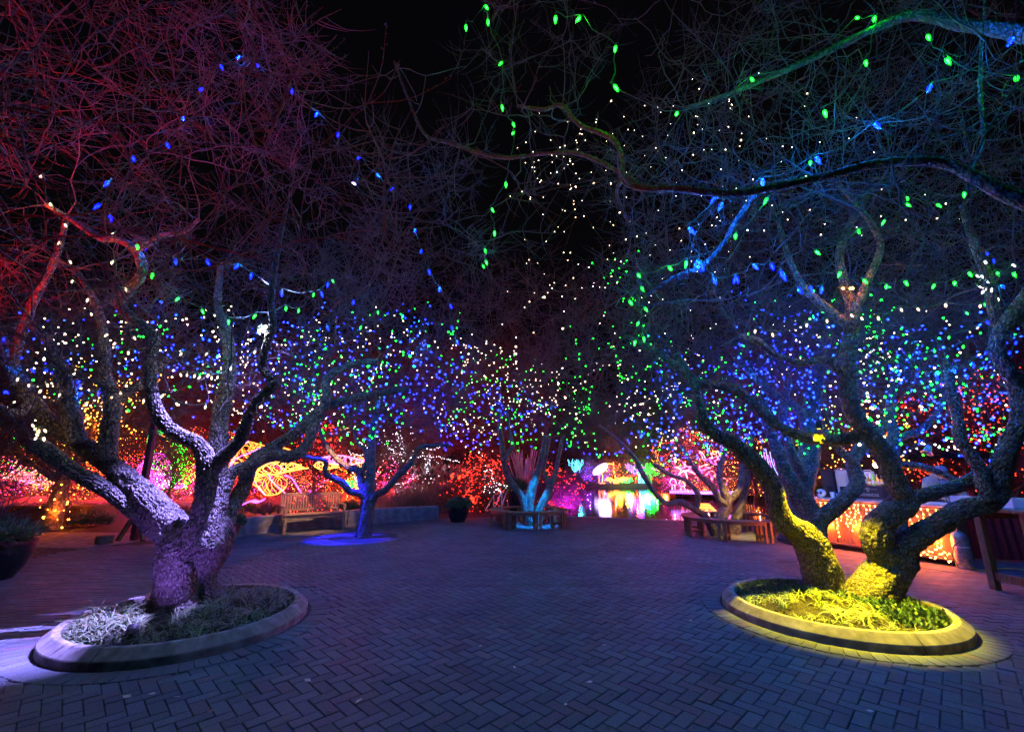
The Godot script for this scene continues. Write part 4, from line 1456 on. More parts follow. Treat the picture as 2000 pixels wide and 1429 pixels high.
	for k in 3:
		var at := W(s3[k][0], 930, s3[k][1])
		at.y = -0.03
		bush(l3[k], at, s3[k][2], s3[k][3], 55)
		bush_lights("red bulbs in the %s" % l3[k], M.R, at, s3[k][2], s3[k][3], 34, R, 0.4, 2, 1.9)
	ground_flood("magenta floodlight at the foot of the arching shrubs", Vector3(2.0, 0.15, -15.9), Vector3(2.2, 1.6, -18.0), M.magenta, Color(0.9, 0.15, 1.0), 9.0, 70)
	# pale bundle of branches
	var t := thing("branch_bundle", "upright bundle of pale bare branches lit pink behind the stems", "branch bundle", Vector3(0.45, 0, -17.0))
	var bb := MB.new()
	for k in 46:
		var a := rf(0, TAU)
		var d := Vector3(cos(a) * rf(0, 0.35), 1, sin(a) * rf(0, 0.35))
		bb.wire(PackedVector3Array([Vector3(cos(a), 0, sin(a)) * 0.1, d * 1.0 + rdir() * 0.05, d * rf(1.7, 2.3) + rdir() * 0.12]), 0.012, 4)
	part(bb, "branches", M.plume, t)
	ground_flood("red floodlight under the pale branch bundle", Vector3(0.2, 0.1, -16.4), Vector3(0.45, 1.4, -17.0), M.lens_red, Color(1, 0.16, 0.14), 5.0, 60)
	# dark pot behind the bundle's feet and the handrails
	pot("tall dark pot behind the middle round bench", Vector3(0.15, 0, -16.6), 0.34, 0.75, M.pot, 70, needle, 1.3)
	for k in 3:
		var px: Array = [[963, 1003, 985], [979, 1003, 965], [992, 1003, 950]][k]
		var at := G(px[0], px[1])
		at.z -= 0.5
		var r := thing("handrail", ["pink-lit handrail post, left of three by the red hedge", "pink-lit handrail post, middle of three by the red hedge", "pink-lit handrail post, tallest of three by the red hedge"][k], "handrail", at)
		var q := MB.new()
		q.beam(Vector3.ZERO, Vector3(0, 0.6 + 0.14 * k, 0), 0.022, 0.022, Vector3.FORWARD)
		part(q, "post", M.white_metal, r)
		var h := MB.new()
		h.beam(Vector3(0, 0.6 + 0.14 * k, 0), Vector3(-0.28, 0.1, 0.45), 0.016, 0.016)
		part(h, "rail", M.white_metal, r)

func ground_flood(label: String, at: Vector3, to: Vector3, lens: Material, col: Color, e: float, angle: float, soft := 0.8) -> void:
	flood(label, at, to, lens)
	var d := (to - at).normalized()
	spot(at + d * 0.02, to, col, e, angle, soft, 0.04)

# ---------------------------------------------------------------- the bar
const BAR := Vector3(6.74, 0, -8.62)
const BAR_L := Vector3(0.42, 0, 0.9075)
const BAR_N := Vector3(-0.9075, 0, 0.42)
func on_bar(x: float, y: float, back: float) -> Vector3:      # where a sight line meets a plane behind the bar's front
	var r := ray(x, y)
	return EYE + r * (BAR_N.dot(BAR - BAR_N * back - EYE) / BAR_N.dot(r))
func bar() -> void:
	var turn := atan2(BAR_N.x, BAR_N.z)
	var t := thing("bar_counter", "rolling wooden bar counter with amber icicle lights", "bar counter", BAR, turn)
	for k in 9:
		var mb := MB.new()
		mb.box(Transform3D(Basis(), Vector3(-1.0 + k * 0.25, 0.52, 0)), Vector3(0.122, 0.40, 0.02), 0.006)
		part(mb, "front_board", M.wood, t)
	for s in [-1.0, 1.0]:
		var mb := MB.new()
		mb.box(Transform3D(Basis(), Vector3(1.11 * s, 0.52, -0.33)), Vector3(0.02, 0.40, 0.30), 0.006)
		part(mb, "side_panel", M.wood, t)
		var tp := MB.new()
		tp.box(Transform3D(Basis(), Vector3(0.575 * s, 0.945, -0.30)), Vector3(0.572, 0.02, 0.38), 0.006)
		part(tp, "top", M.grey, t)
		var ld := MB.new()
		ld.box(Transform3D(Basis(), Vector3(0.575 * s, 0.105, -0.3)), Vector3(0.56, 0.02, 0.33), 0.006)
		part(ld, "deck", M.brown, t)
		for z in [-0.05, -0.55]:
			for x in [0.12, 1.02]:
				var c := MB.new()
				c.lathe(Transform3D(Basis(Vector3.FORWARD, PI / 2), Vector3(x * s + 0.02, 0.045, z)), [Vector2(0, 0), Vector2(0.04, 0), Vector2(0.045, 0.01), Vector2(0.045, 0.03), Vector2(0.04, 0.04), Vector2(0, 0.04)], 14)
				part(c, "caster", M.black, t)
	# amber icicle lights hang down the front
	var ic := thing("icicle_lights", "amber icicle string lights hung down the front of the bar", "string lights", BAR, turn)
	var mb := MB.new()
	var n := 0
	var k := -1.1
	var top := PackedVector3Array()
	while k < 1.16:
		top.push_back(Vector3(k, 0.90 - 0.02 * absf(sin(k * 9.0)), 0.036))
		var l := rf(0.35, 0.74)
		var y := 0.88
		var run := PackedVector3Array([Vector3(k, 0.90, 0.036)])
		while y > 0.9 - l:
			var p := Vector3(k + rf(-0.022, 0.022), y, 0.040 + rf(0, 0.012))
			run.push_back(p)
			if n < 290:
				put_bulb(ic, bulb_mid, M.I, p, (Vector3(0, -1, 0.3) + rdir() * 0.8).normalized())
				n += 1
			y -= rf(0.055, 0.08)
		if run.size() > 1:
			mb.wire(run, 0.0025, 4)
		k += 0.088
	mb.wire(top, 0.003, 4)
	part(mb, "wire", M.white, ic)
	for q in [Vector3(-0.75, 0.45, 0.10), Vector3(-0.2, 0.45, 0.10), Vector3(0.35, 0.45, 0.10), Vector3(0.9, 0.4, 0.10)]:
		omni(q, Color(1, 0.42, 0.10), 0.9, 0.06, ic)
	var lo := thing("light_string", "amber bulbs drooping along the bar's lower deck", "string lights", BAR, turn)
	var lw := PackedVector3Array()
	for i in 46:
		var p := Vector3(0.3 + (i % 23) * 0.036, 0.13 + 0.05 * sin(i * 1.1) + (0.10 if i > 22 else 0.0), 0.07)
		lw.push_back(p)
		put_bulb(lo, bulb_mid, M.I, p, rdir())
	var lm := MB.new()
	lm.wire(lw, 0.0022, 3)
	part(lm, "wire", M.white, lo)
	# the sign box
	var sp := on_bar(1706, 980, 0.14)
	var sg := thing("bar_sign", "dark box sign with gold harp and lettering on the bar", "sign", Vector3(sp.x, 0.965, sp.z), turn)
	var sb := MB.new()
	sb.box(Transform3D(Basis(), Vector3(0, 0.135, 0)), Vector3(0.235, 0.135, 0.10), 0.006)
	part(sb, "box", M.brown, sg)
	var base := MB.new()
	base.box(Transform3D(Basis(), Vector3(0, 0.013, 0.02)), Vector3(0.26, 0.012, 0.13), 0.004)
	part(base, "drip_tray", M.steel, sg)
	var tm := TextMesh.new()
	var fnt := SystemFont.new()
	fnt.font_names = PackedStringArray(["Droid Serif"])
	tm.font = fnt
	tm.text = "GUINNESS"
	tm.font_size = 40
	tm.pixel_size = 0.0017
	tm.depth = 0.004
	var gold := mat(lin(0.75, 0.66, 0.45), 0.5)
	var tx := part(tm, "lettering", gold, sg)
	tx.position = Vector3(0, 0.10, 0.105)
	var hp := MB.new()                                     # a small harp above the lettering
	var y0 := 0.155
	hp.wire(PackedVector3Array([Vector3(-0.028, y0 + 0.07, 0.105), Vector3(-0.02, y0 + 0.035, 0.105), Vector3(0.0, y0, 0.105)]), 0.0035, 5)
	hp.wire(PackedVector3Array([Vector3(-0.028, y0 + 0.07, 0.105), Vector3(-0.008, y0 + 0.078, 0.105), Vector3(0.012, y0 + 0.066, 0.105), Vector3(0.028, y0 + 0.075, 0.105)]), 0.0035, 5)
	hp.wire(PackedVector3Array([Vector3(0.028, y0 + 0.075, 0.105), Vector3(0.022, y0 + 0.035, 0.105), Vector3(0.0, y0, 0.105)]), 0.003, 5)
	for i in 5:
		hp.wire(PackedVector3Array([Vector3(-0.016 + i * 0.008, y0 + 0.07, 0.105), Vector3(-0.010 + i * 0.006, y0 + 0.02, 0.105)]), 0.0012, 3)
	part(hp, "harp_emblem", gold, sg)
	var rl := MB.new()
	for s in [-1.0, 1.0]:
		rl.beam(Vector3(0.04 * s, y0 + 0.05, 0.104), Vector3(0.15 * s, y0 + 0.05, 0.104), 0.0025, 0.0015, Vector3.FORWARD, 0.0005)
	part(rl, "rule", gold, sg)
	# bottles behind the sign
	var glassc := [lin(0.10, 0.35, 0.05), lin(0.25, 0.10, 0.02), lin(0.45, 0.18, 0.04), lin(0.20, 0.55, 0.15), lin(0.50, 0.20, 0.05), lin(0.16, 0.08, 0.03)]
	var bl := ["green bottle at the left end of the bottle row", "tall dark bottle second in the row behind the sign", "amber bottle in the middle of the row behind the sign", "pale green bottle right of the amber one behind the sign", "amber bottle near the lamp behind the sign", "dark bottle at the right end of the bottle row"]
	for i in 6:
		var at := on_bar(1683 + i * 8.6, 952, 0.20)
		var b := thing("bottle", bl[i], "bottle", Vector3(at.x, 1.237, at.z), 0.0, "bottles on the bar sign")
		var h: float = [0.17, 0.25, 0.17, 0.22, 0.18, 0.16][i]
		var bm := MB.new()
		bm.lathe(Transform3D(), [Vector2(0, 0), Vector2(0.034, 0), Vector2(0.037, 0.01), Vector2(0.037, h * 0.55), Vector2(0.015, h * 0.75), Vector2(0.012, h), Vector2(0, h)], 14)
		var gm := mat(glassc[i], 0.08)
		part(bm, "body", gm, b)
		var lb := MB.new()
		lb.lathe(Transform3D(), [Vector2(0.0376, h * 0.14), Vector2(0.0376, h * 0.45)], 14)
		part(lb, "paper_band", M.beige, b)
		var cp := MB.new()
		cp.lathe(Transform3D(Basis(), Vector3(0, h, 0)), [Vector2(0.013, -0.012), Vector2(0.013, 0.012), Vector2(0.004, 0.03), Vector2(0, 0.032)], 10)
		part(cp, "pourer", M.steel, b)
	# drinks dispensers
	var dl := ["dark brown insulated drinks dispenser at the far end of the bar", "beige insulated drinks dispenser with a tap on the bar", "pale grey insulated dispenser behind the bottles", "grey insulated dispenser with a handle right of the pale one"]
	var dx := [[1625, 0.40, 0.125, 0.54], [1651, 0.40, 0.095, 0.53], [1680, 0.55, 0.10, 0.56], [1703, 0.58, 0.10, 0.50]]
	for i in 4:
		var at := on_bar(dx[i][0], 965, dx[i][1])
		var d := thing("drinks_dispenser", dl[i], "drinks dispenser", Vector3(at.x, 0.965, at.z), turn + 0.35, "insulated drinks dispensers")
		var m: Material = [M.brown, M.beige, M.white, M.grey][i]
		var hw: float = dx[i][2]
		var hh: float = dx[i][3] * 0.5
		var b := MB.new()
		b.box(Transform3D(Basis(), Vector3(0, hh, 0)), Vector3(hw, hh, 0.13), 0.025)
		part(b, "body", m, d)
		for e in [-1.0, 1.0]:
			var rb := MB.new()
			rb.box(Transform3D(Basis(), Vector3(hw * 0.7 * e, hh, 0.132)), Vector3(0.012, hh * 0.85, 0.008), 0.004)
			part(rb, "rib", m, d)
		var lid := MB.new()
		lid.box(Transform3D(Basis(), Vector3(0, hh * 2.0 + 0.012, 0)), Vector3(hw * 0.95, 0.014, 0.12), 0.008)
		part(lid, "lid", m, d)
		var hd := MB.new()
		hd.wire(PackedVector3Array([Vector3(-0.06, hh * 2 + 0.02, 0), Vector3(-0.05, hh * 2 + 0.055, 0), Vector3(0.05, hh * 2 + 0.055, 0), Vector3(0.06, hh * 2 + 0.02, 0)]), 0.009, 6)
		part(hd, "handle", m, d)
		var tr := MB.new()
		tr.box(Transform3D(Basis(), Vector3(0, 0.13, 0.135)), Vector3(0.045, 0.10, 0.012), 0.008)
		part(tr, "tap_recess", M.black, d)
	# odds and ends on the counter
	var at := on_bar(1606, 972, 0.12)
	var sk := thing("ornament", "white ornament with two dark hollows on the far end of the bar", "ornament", Vector3(at.x, 0.965, at.z), turn)
	var sm := MB.new()
	sm.ball(Transform3D(Basis.from_scale(Vector3(0.085, 0.08, 0.08)), Vector3(0, 0.095, 0)), 14, 10)
	sm.ball(Transform3D(Basis.from_scale(Vector3(0.055, 0.045, 0.06)), Vector3(0, 0.04, 0.03)), 12, 8)
	part(sm, "body", M.white, sk)
	for s in [-1.0, 1.0]:
		var e := MB.new()
		e.ball(Transform3D(Basis.from_scale(Vector3(0.024, 0.024, 0.014)), Vector3(0.034 * s, 0.10, 0.073)), 10, 6)
		part(e, "hollow", M.black, sk)
	var cl := ["stack of white cups beside the white ornament", "clear cup between the white ornament and the sign", "short cup nearest the sign's left side"]
	for i in 3:
		var q := on_bar(1628 + i * 11, 976, 0.10 + 0.04 * i)
		var c := thing("cup", cl[i], "cup", Vector3(q.x, 0.965, q.z), 0.0, "cups on the bar")
		var cm := MB.new()
		cm.lathe(Transform3D(), [Vector2(0, 0.004), Vector2(0.03, 0), Vector2(0.043, 0.12 - 0.025 * i), Vector2(0.040, 0.12 - 0.025 * i), Vector2(0.028, 0.008)], 16)
		part(cm, "cup", M.white if i == 0 else M.plastic, c)
	q_box("clear plastic organiser with compartments at the near end of the bar", on_bar(1886, 985, 0.25), 0.965, turn, Vector3(0.13, 0.07, 0.12))
	# bare bulb over the bar
	var lp := on_bar(1712, 908, 0.05)
	var lt := thing("bare_lamp", "bare bright bulb hanging over the bottles", "lamp", lp)
	var gb := MB.new()
	gb.ball(Transform3D(Basis.from_scale(Vector3.ONE * 0.05), Vector3.ZERO), 14, 10)
	part(gb, "bulb", glow(1.0, 0.75, 0.48, 22.0), lt)
	var so := MB.new()
	so.lathe(Transform3D(), [Vector2(0.018, 0.03), Vector2(0.02, 0.07), Vector2(0, 0.075)], 10)
	so.wire(PackedVector3Array([Vector3(0, 0.07, 0), Vector3(-0.03, 0.3, 0), Vector3(-0.12, 0.5, 0.02)]), 0.004, 4)
	part(so, "socket", M.black, lt)
	omni(Vector3.ZERO, Color(1, 0.80, 0.55), 3.0, 0.03, lt)
	# gas cylinder, hoses
	var gp := G(1887, 1110)
	var gc := thing("gas_cylinder", "grey steel gas cylinder standing by the bar", "gas cylinder", gp)
	var cy := MB.new()
	cy.lathe(Transform3D(), [Vector2(0, 0), Vector2(0.10, 0), Vector2(0.108, 0.01), Vector2(0.108, 0.45), Vector2(0.098, 0.50), Vector2(0.07, 0.54), Vector2(0.03, 0.56), Vector2(0.028, 0.58), Vector2(0, 0.58)], 24)
	part(cy, "tank", M.steel, gc)
	var vl := MB.new()
	vl.lathe(Transform3D(Basis(), Vector3(0, 0.575, 0)), [Vector2(0.014, 0), Vector2(0.014, 0.05), Vector2(0.03, 0.052), Vector2(0.03, 0.066), Vector2(0, 0.068)], 10)
	vl.beam(Vector3(-0.01, 0.605, 0), Vector3(-0.07, 0.6, 0.01), 0.009, 0.009)
	part(vl, "valve", mat(lin(0.5, 0.33, 0.12), 0.4, 0.8), gc)
	var st := MB.new()
	st.lathe(Transform3D(Basis(), Vector3(0, 0.33, 0)), [Vector2(0.1095, -0.012), Vector2(0.1095, 0.012)], 24)
	part(st, "strap", M.white, gc)
	var hs := MB.new()
	var hp2 := PackedVector3Array()
	for i in 16:
		var f := i / 15.0
		hp2.push_back(gp + Vector3(-0.30 + 1.15 * f, 0.02 + 0.18 * maxf(0, 0.25 - f) * 2, 0.16 + 0.06 * sin(f * 7.0)))
	hs.wire(hp2, 0.009, 6)
	tag(part(hs, "hose", mat(lin(0.6, 0.36, 0.06), 0.5)), "yellow hose lying on the paving beside the gas cylinder", "hose")
	var rg := MB.new()
	rg.wire(PackedVector3Array([gp + Vector3(-0.08, 0.42, 0.07), gp + Vector3(-0.22, 0.34, 0.10), gp + Vector3(-0.28, 0.2, 0.12), gp + Vector3(-0.24, 0.05, 0.14)]), 0.008, 6)
	tag(part(rg, "cable", M.black), "black cable looped between the bar and the gas cylinder", "cable")
	# tall table
	tall_table()
	person()
	# red draped table
	var dp := Vector3(8.95, 0, -8.35)
	var dt := thing("draped_table", "table hidden under a red pleated cloth to the ground", "table", dp, -0.25)
	var tp2 := MB.new()
	tp2.box(Transform3D(Basis(), Vector3(0, 0.775, 0)), Vector3(1.0, 0.012, 0.36), 0.004)
	part(tp2, "top", M.black, dt)
	var cl2 := MB.new()
	var prev := []
	for i in 161:
		var f := i / 160.0
		var x := lerpf(-1.0, 1.0, f)
		var z := 0.37 + 0.022 * sin(f * 95.0) + 0.01 * sin(f * 37.0)
		var nn := Vector3(-0.022 * 47.5 * cos(f * 95.0), 0, 1).normalized()
		var cur := [cl2.vert(Vector3(x, 0.76, 0.365 + (z - 0.37) * 0.3), nn), cl2.vert(Vector3(x, 0.03, z + 0.03), nn)]
		if prev.size():
			cl2.tri(prev[0], prev[1], cur[1])
			cl2.tri(prev[0], cur[1], cur[0])
		prev = cur
	cl2.face([Vector3(-1, 0.76, 0.37), Vector3(-1, 0.03, 0.4), Vector3(-1, 0.03, -0.38), Vector3(-1, 0.76, -0.36)], Vector3(-1, 0, 0))
	cl2.face([Vector3(1, 0.76, 0.37), Vector3(1, 0.03, 0.4), Vector3(1, 0.03, -0.38), Vector3(1, 0.76, -0.36)], Vector3(1, 0, 0))
	part(cl2, "tablecloth", M.cloth_red, dt)
	# parasol far behind
	var um := thing("parasol", "black parasol open behind the bar", "parasol", Vector3(11.0, 0, -12.2))
	var pl := MB.new()
	pl.wire(PackedVector3Array([Vector3(0, 0, 0), Vector3(0, 2.6, 0)]), 0.025, 8)
	part(pl, "pole", M.iron, um)
	for i in 8:
		var a0 := TAU * i / 8
		var a1 := TAU * (i + 1) / 8
		var c := MB.new()
		var a := Vector3(cos(a0) * 1.55, 1.92, sin(a0) * 1.55)
		var b := Vector3(cos(a1) * 1.55, 1.92, sin(a1) * 1.55)
		var tp := Vector3(0, 2.55, 0)
		c.face([tp, a, b], (b - a).cross(tp - a).normalized() * signf((b - a).cross(tp - a).y))
		c.face([a, b, b - Vector3(0, 0.14, 0), a - Vector3(0, 0.14, 0)], Vector3(cos(a0 + 0.39), 0, sin(a0 + 0.39)))
		part(c, "panel", M.canopy, um)
	# bell ornament on its wire
	var bp := W(1813, 878, 6.6)
	var be := thing("bell_ornament", "silvery bell ornament hanging above the person", "ornament", bp)
	var bm2 := MB.new()
	bm2.lathe(Transform3D(Basis(Vector3.FORWARD, 0.5), Vector3.ZERO), [Vector2(0.0, 0.07), Vector2(0.03, 0.065), Vector2(0.042, 0.02), Vector2(0.05, -0.03), Vector2(0.075, -0.06), Vector2(0.068, -0.06), Vector2(0.04, -0.01)], 16)
	part(bm2, "bell", M.steel, be)
	var bw := MB.new()
	bw.wire(PackedVector3Array([Vector3(0, 0.06, 0), Vector3(0.02, 0.3, 0)]), 0.003, 4)
	bw.wire(PackedVector3Array([Vector3(0.02, -0.05, 0), Vector3(0.05, -0.5, 0.02), Vector3(0.12, -1.0, 0.05)]), 0.0035, 4)
	part(bw, "wire", M.black, be)
	var pts := []
	for q in ["1760,888", "1775,878", "1800,866", "1822,868", "1838,872", "1857,876", "1872,873", "1890,878", "1925,866"]:
		var s: PackedStringArray = q.split(",")
		pts.push_back(W(float(s[0]), float(s[1]), 6.7))
	wander("white bulbs on the sagging wire that carries the bell", M.C, pts, 0.11, 0.02, Color.WHITE, 0.0, 40, 1.1)

func q_box(label: String, at: Vector3, y: float, turn: float, h: Vector3) -> void:
	var t := thing("plastic_bin", label, "plastic bin", Vector3(at.x, y, at.z), turn)
	for s in [-1.0, 1.0]:
		var mb := MB.new()
		mb.box(Transform3D(Basis(), Vector3(h.x * s, h.y, 0)), Vector3(0.003, h.y, h.z), 0.001)
		part(mb, "side", M.plastic, t)
		var m2 := MB.new()
		m2.box(Transform3D(Basis(), Vector3(0, h.y, h.z * s)), Vector3(h.x - 0.004, h.y, 0.003), 0.001)
		part(m2, "side", M.plastic, t)
	var d := MB.new()
	d.box(Transform3D(Basis(), Vector3(0, h.y, 0)), Vector3(0.002, h.y * 0.9, h.z - 0.005), 0.001)
	d.box(Transform3D(Basis(), Vector3(0, 0.004, 0)), Vector3(h.x - 0.004, 0.004, h.z - 0.004), 0.001)
	part(d, "divider", M.plastic, t)

func tall_table() -> void:
	var t := thing("tall_table", "tall wooden table with square legs at the right edge", "table", Vector3(7.05, 0, -6.02), 0.06)
	for z in [-0.27, 0.27]:
		for x in [-0.66, 0.66]:
			var mb := MB.new()
			mb.beam(Vector3(x, 0, z), Vector3(x, 1.0, z), 0.043, 0.043, Vector3.FORWARD, 0.006)
			part(mb, "leg", M.wood, t)
	for x in [-0.66, 0.66]:
		var st := MB.new()
		st.beam(Vector3(x, 0.17, -0.225), Vector3(x, 0.17, 0.225), 0.02, 0.05)
		part(st, "stretcher", M.wood, t)
	for z in [-0.29, 0.29]:
		var ap := MB.new()
		ap.beam(Vector3(-0.61, 0.93, z), Vector3(0.61, 0.93, z), 0.015, 0.05)
		part(ap, "apron", M.wood, t)
	for k in 5:
		var sl := MB.new()
		sl.beam(Vector3(-0.8, 1.022, -0.3 + k * 0.15), Vector3(0.8, 1.022, -0.3 + k * 0.15), 0.072, 0.02)
		part(sl, "top_board", M.wood, t)
	q_box("long clear plastic bin on the tall table at the right edge", Vector3(6.75, 0, -6.1), 1.043, 0.06, Vector3(0.2, 0.06, 0.13))

# ---------------------------------------------------------------- the person
func nets(bones: Array, lo: Vector3, hi: Vector3, cell: float, k: float) -> MB:     # bones: [a, b, ra, rb]
	var nx := int((hi.x - lo.x) / cell) + 2
	var ny := int((hi.y - lo.y) / cell) + 2
	var nz := int((hi.z - lo.z) / cell) + 2
	var f := PackedFloat32Array()
	f.resize(nx * ny * nz)
	f.fill(1.0)
	for b in bones:
		var a: Vector3 = b[0]
		var e: Vector3 = b[1]
		var m: float = maxf(b[2], b[3]) + k * 2.0
		var p0 := (Vector3(minf(a.x, e.x), minf(a.y, e.y), minf(a.z, e.z)) - Vector3.ONE * m - lo) / cell
		var p1 := (Vector3(maxf(a.x, e.x), maxf(a.y, e.y), maxf(a.z, e.z)) + Vector3.ONE * m - lo) / cell
		var d := e - a
		var dd := maxf(d.length_squared(), 1e-9)
		for z in range(maxi(0, int(p0.z)), mini(nz, int(p1.z) + 2)):
			for y in range(maxi(0, int(p0.y)), mini(ny, int(p1.y) + 2)):
				for x in range(maxi(0, int(p0.x)), mini(nx, int(p1.x) + 2)):
					var p := lo + Vector3(x, y, z) * cell
					var h := clampf((p - a).dot(d) / dd, 0, 1)
					var v: float = p.distance_to(a + d * h) - lerpf(b[2], b[3], h)
					var i := x + nx * (y + ny * z)
					var o := f[i]
					var g := maxf(k - absf(o - v), 0.0) / k
					f[i] = minf(o, v) - g * g * k * 0.25
	var mb := MB.new()
	var ids := {}
	var off := [0, 1, nx, nx + 1, nx * ny, nx * ny + 1, nx * ny + nx, nx * ny + nx + 1]
	for z in nz - 1:
		for y in ny - 1:
			for x in nx - 1:
				var i := x + nx * (y + ny * z)
				var n := 0
				var s := Vector3.ZERO
				var inside := 0
				for q in 8:
					if f[i + off[q]] < 0.0:
						inside += 1
				if inside == 0 or inside == 8:
					continue
				for q in 8:
					for ax in 3:
						if q & (1 << ax):
							continue
						var q2 := q | (1 << ax)
						var a := f[i + off[q]]
						var b := f[i + off[q2]]
						if (a < 0.0) != (b < 0.0):
							var t := a / (a - b)
							var u := Vector3(q & 1, (q >> 1) & 1, (q >> 2) & 1)
							var w := Vector3(q2 & 1, (q2 >> 1) & 1, (q2 >> 2) & 1)
							s += u.lerp(w, t)
							n += 1
				var gx := f[i + 1] + f[i + 1 + nx] + f[i + 1 + nx * ny] + f[i + 1 + nx + nx * ny] - f[i] - f[i + nx] - f[i + nx * ny] - f[i + nx + nx * ny]
				var gy := f[i + nx] + f[i + nx + 1] + f[i + nx + nx * ny] + f[i + nx + 1 + nx * ny] - f[i] - f[i + 1] - f[i + nx * ny] - f[i + 1 + nx * ny]
				var gz := f[i + nx * ny] + f[i + nx * ny + 1] + f[i + nx * ny + nx] + f[i + nx * ny + nx + 1] - f[i] - f[i + 1] - f[i + nx] - f[i + nx + 1]
				ids[i] = mb.vert(lo + (Vector3(x, y, z) + s / n) * cell, Vector3(gx, gy, gz).normalized())
	var st := [1, nx, nx * ny]
	for i in ids.keys():
		for ax in 3:
			var u: int = st[(ax + 1) % 3]
			var w: int = st[(ax + 2) % 3]
			if (f[i] < 0.0) == (f[i + st[ax]] < 0.0):
				continue
			if ids.has(i - u) and ids.has(i - w) and ids.has(i - u - w):
				mb.tri(ids[i], ids[i - u], ids[i - u - w])
				mb.tri(ids[i], ids[i - u - w], ids[i - w])
	return mb

func person() -> void:
	var t := thing("person", "person in a pale grey hooded jacket leaning over the bar", "person", Vector3(8.0, 0, -8.45), atan2(-0.35, 0.94))
	# own axes: +z is where the chest faces, +x the person's left
	var bones := [
		[Vector3(-0.09, 0.88, -0.06), Vector3(-0.10, 0.48, -0.02), 0.095, 0.065], [Vector3(-0.10, 0.48, -0.02), Vector3(-0.10, 0.08, -0.05), 0.062, 0.045],
		[Vector3(0.09, 0.88, -0.06), Vector3(0.11, 0.48, 0.0), 0.095, 0.065], [Vector3(0.11, 0.48, 0.0), Vector3(0.11, 0.08, -0.03), 0.062, 0.045],
		[Vector3(-0.10, 0.05, -0.06), Vector3(-0.11, 0.035, 0.11), 0.045, 0.035], [Vector3(0.11, 0.05, -0.04), Vector3(0.12, 0.035, 0.13), 0.045, 0.035]]
	part(nets(bones, Vector3(-0.3, -0.05, -0.25), Vector3(0.3, 1.05, 0.25), 0.018, 0.03), "trousers", M.dark_cloth, t)
	var jb := [
		[Vector3(0, 0.86, -0.05), Vector3(0, 1.05, -0.02), 0.17, 0.165], [Vector3(-0.05, 1.05, -0.02), Vector3(-0.06, 1.26, 0.06), 0.15, 0.15], [Vector3(0.05, 1.05, -0.02), Vector3(0.06, 1.26, 0.06), 0.15, 0.15],
		[Vector3(-0.15, 1.31, 0.07), Vector3(0.15, 1.31, 0.07), 0.085, 0.085], [Vector3(0, 1.30, 0.04), Vector3(0, 1.40, 0.08), 0.09, 0.075],
		[Vector3(-0.18, 1.31, 0.07), Vector3(-0.27, 1.07, 0.12), 0.075, 0.06], [Vector3(-0.27, 1.07, 0.12), Vector3(-0.16, 1.04, 0.36), 0.058, 0.046],
		[Vector3(0.18, 1.31, 0.07), Vector3(0.27, 1.08, 0.14), 0.075, 0.06], [Vector3(0.27, 1.08, 0.14), Vector3(0.20, 1.05, 0.40), 0.058, 0.046]]
	part(nets(jb, Vector3(-0.4, 0.6, -0.3), Vector3(0.4, 1.55, 0.5), 0.015, 0.05), "jacket", M.jacket, t)
	# head turned to the person's left, looking down at the work
	var head := Node3D.new()
	head.name = "head"
	head.position = Vector3(0, 1.47, 0.13)
	head.rotation = Vector3(0.35, 0.75, 0.0)
	t.add_child(head)
	var hb := [
		[Vector3(0, 0.03, -0.015), Vector3(0, 0.035, 0.015), 0.083, 0.078], [Vector3(0, -0.03, 0.025), Vector3(0, -0.075, 0.045), 0.062, 0.042], [Vector3(0, -0.06, -0.01), Vector3(0, -0.16, -0.04), 0.052, 0.055],
		[Vector3(0, 0.012, 0.085), Vector3(0, -0.028, 0.107), 0.011, 0.015], [Vector3(-0.016, -0.032, 0.093), Vector3(0.016, -0.032, 0.093), 0.009, 0.009],
		[Vector3(-0.022, -0.058, 0.078), Vector3(0.022, -0.058, 0.078), 0.010, 0.010], [Vector3(-0.04, 0.028, 0.075), Vector3(0.04, 0.028, 0.075), 0.014, 0.014],
		[Vector3(-0.082, -0.005, 0.0), Vector3(-0.084, 0.028, -0.006), 0.013, 0.016], [Vector3(0.082, -0.005, 0.0), Vector3(0.084, 0.028, -0.006), 0.013, 0.016]]
	part(nets(hb, Vector3(-0.12, -0.2, -0.13), Vector3(0.12, 0.14, 0.15), 0.006, 0.014), "face", M.skin, head)
	for s in [-1.0, 1.0]:
		var e := MB.new()
		e.ball(Transform3D(Basis.from_scale(Vector3(0.012, 0.008, 0.008)), Vector3(0.032 * s, 0.004, 0.081)), 10, 6)
		part(e, "eye", M.dark_cloth, head)
	var hr := MB.new()
	hr.ball(Transform3D(Basis.from_scale(Vector3(0.086, 0.05, 0.08)), Vector3(0, 0.075, 0.012)), 16, 8)
	part(hr, "hair", M.hair, head)
	# hood: a shell open round the face
	var hood := MB.new()
	for layer in 2:
		var s := 1.0 - 0.07 * layer
		var rows := 14
		var cols := 20
		var f0 := hood.v.size()
		for i in rows + 1:
			var a := lerpf(0.62, PI, float(i) / rows)
			for j in cols + 1:
				var b := TAU * j / cols
				var d := Vector3(sin(a) * cos(b), sin(a) * sin(b), cos(a))
				var p := Vector3(d.x * 0.118, d.y * 0.145 + (-0.02 if d.y < 0 else 0.0), d.z * 0.135 - 0.005) * s
				p += Vector3(0, 0.0, 0.0) + Vector3(0, -0.03 * maxf(0, -d.z), 0)
				hood.vert(p + Vector3(0, 0.005, 0), d * (1.0 if layer == 0 else -1.0))
		for i in rows:
			for j in cols:
				var o := f0 + i * (cols + 1) + j
				hood.tri(o, o + 1, o + cols + 2)
				hood.tri(o, o + cols + 2, o + cols + 1)
	part(hood, "hood", M.jacket, head)
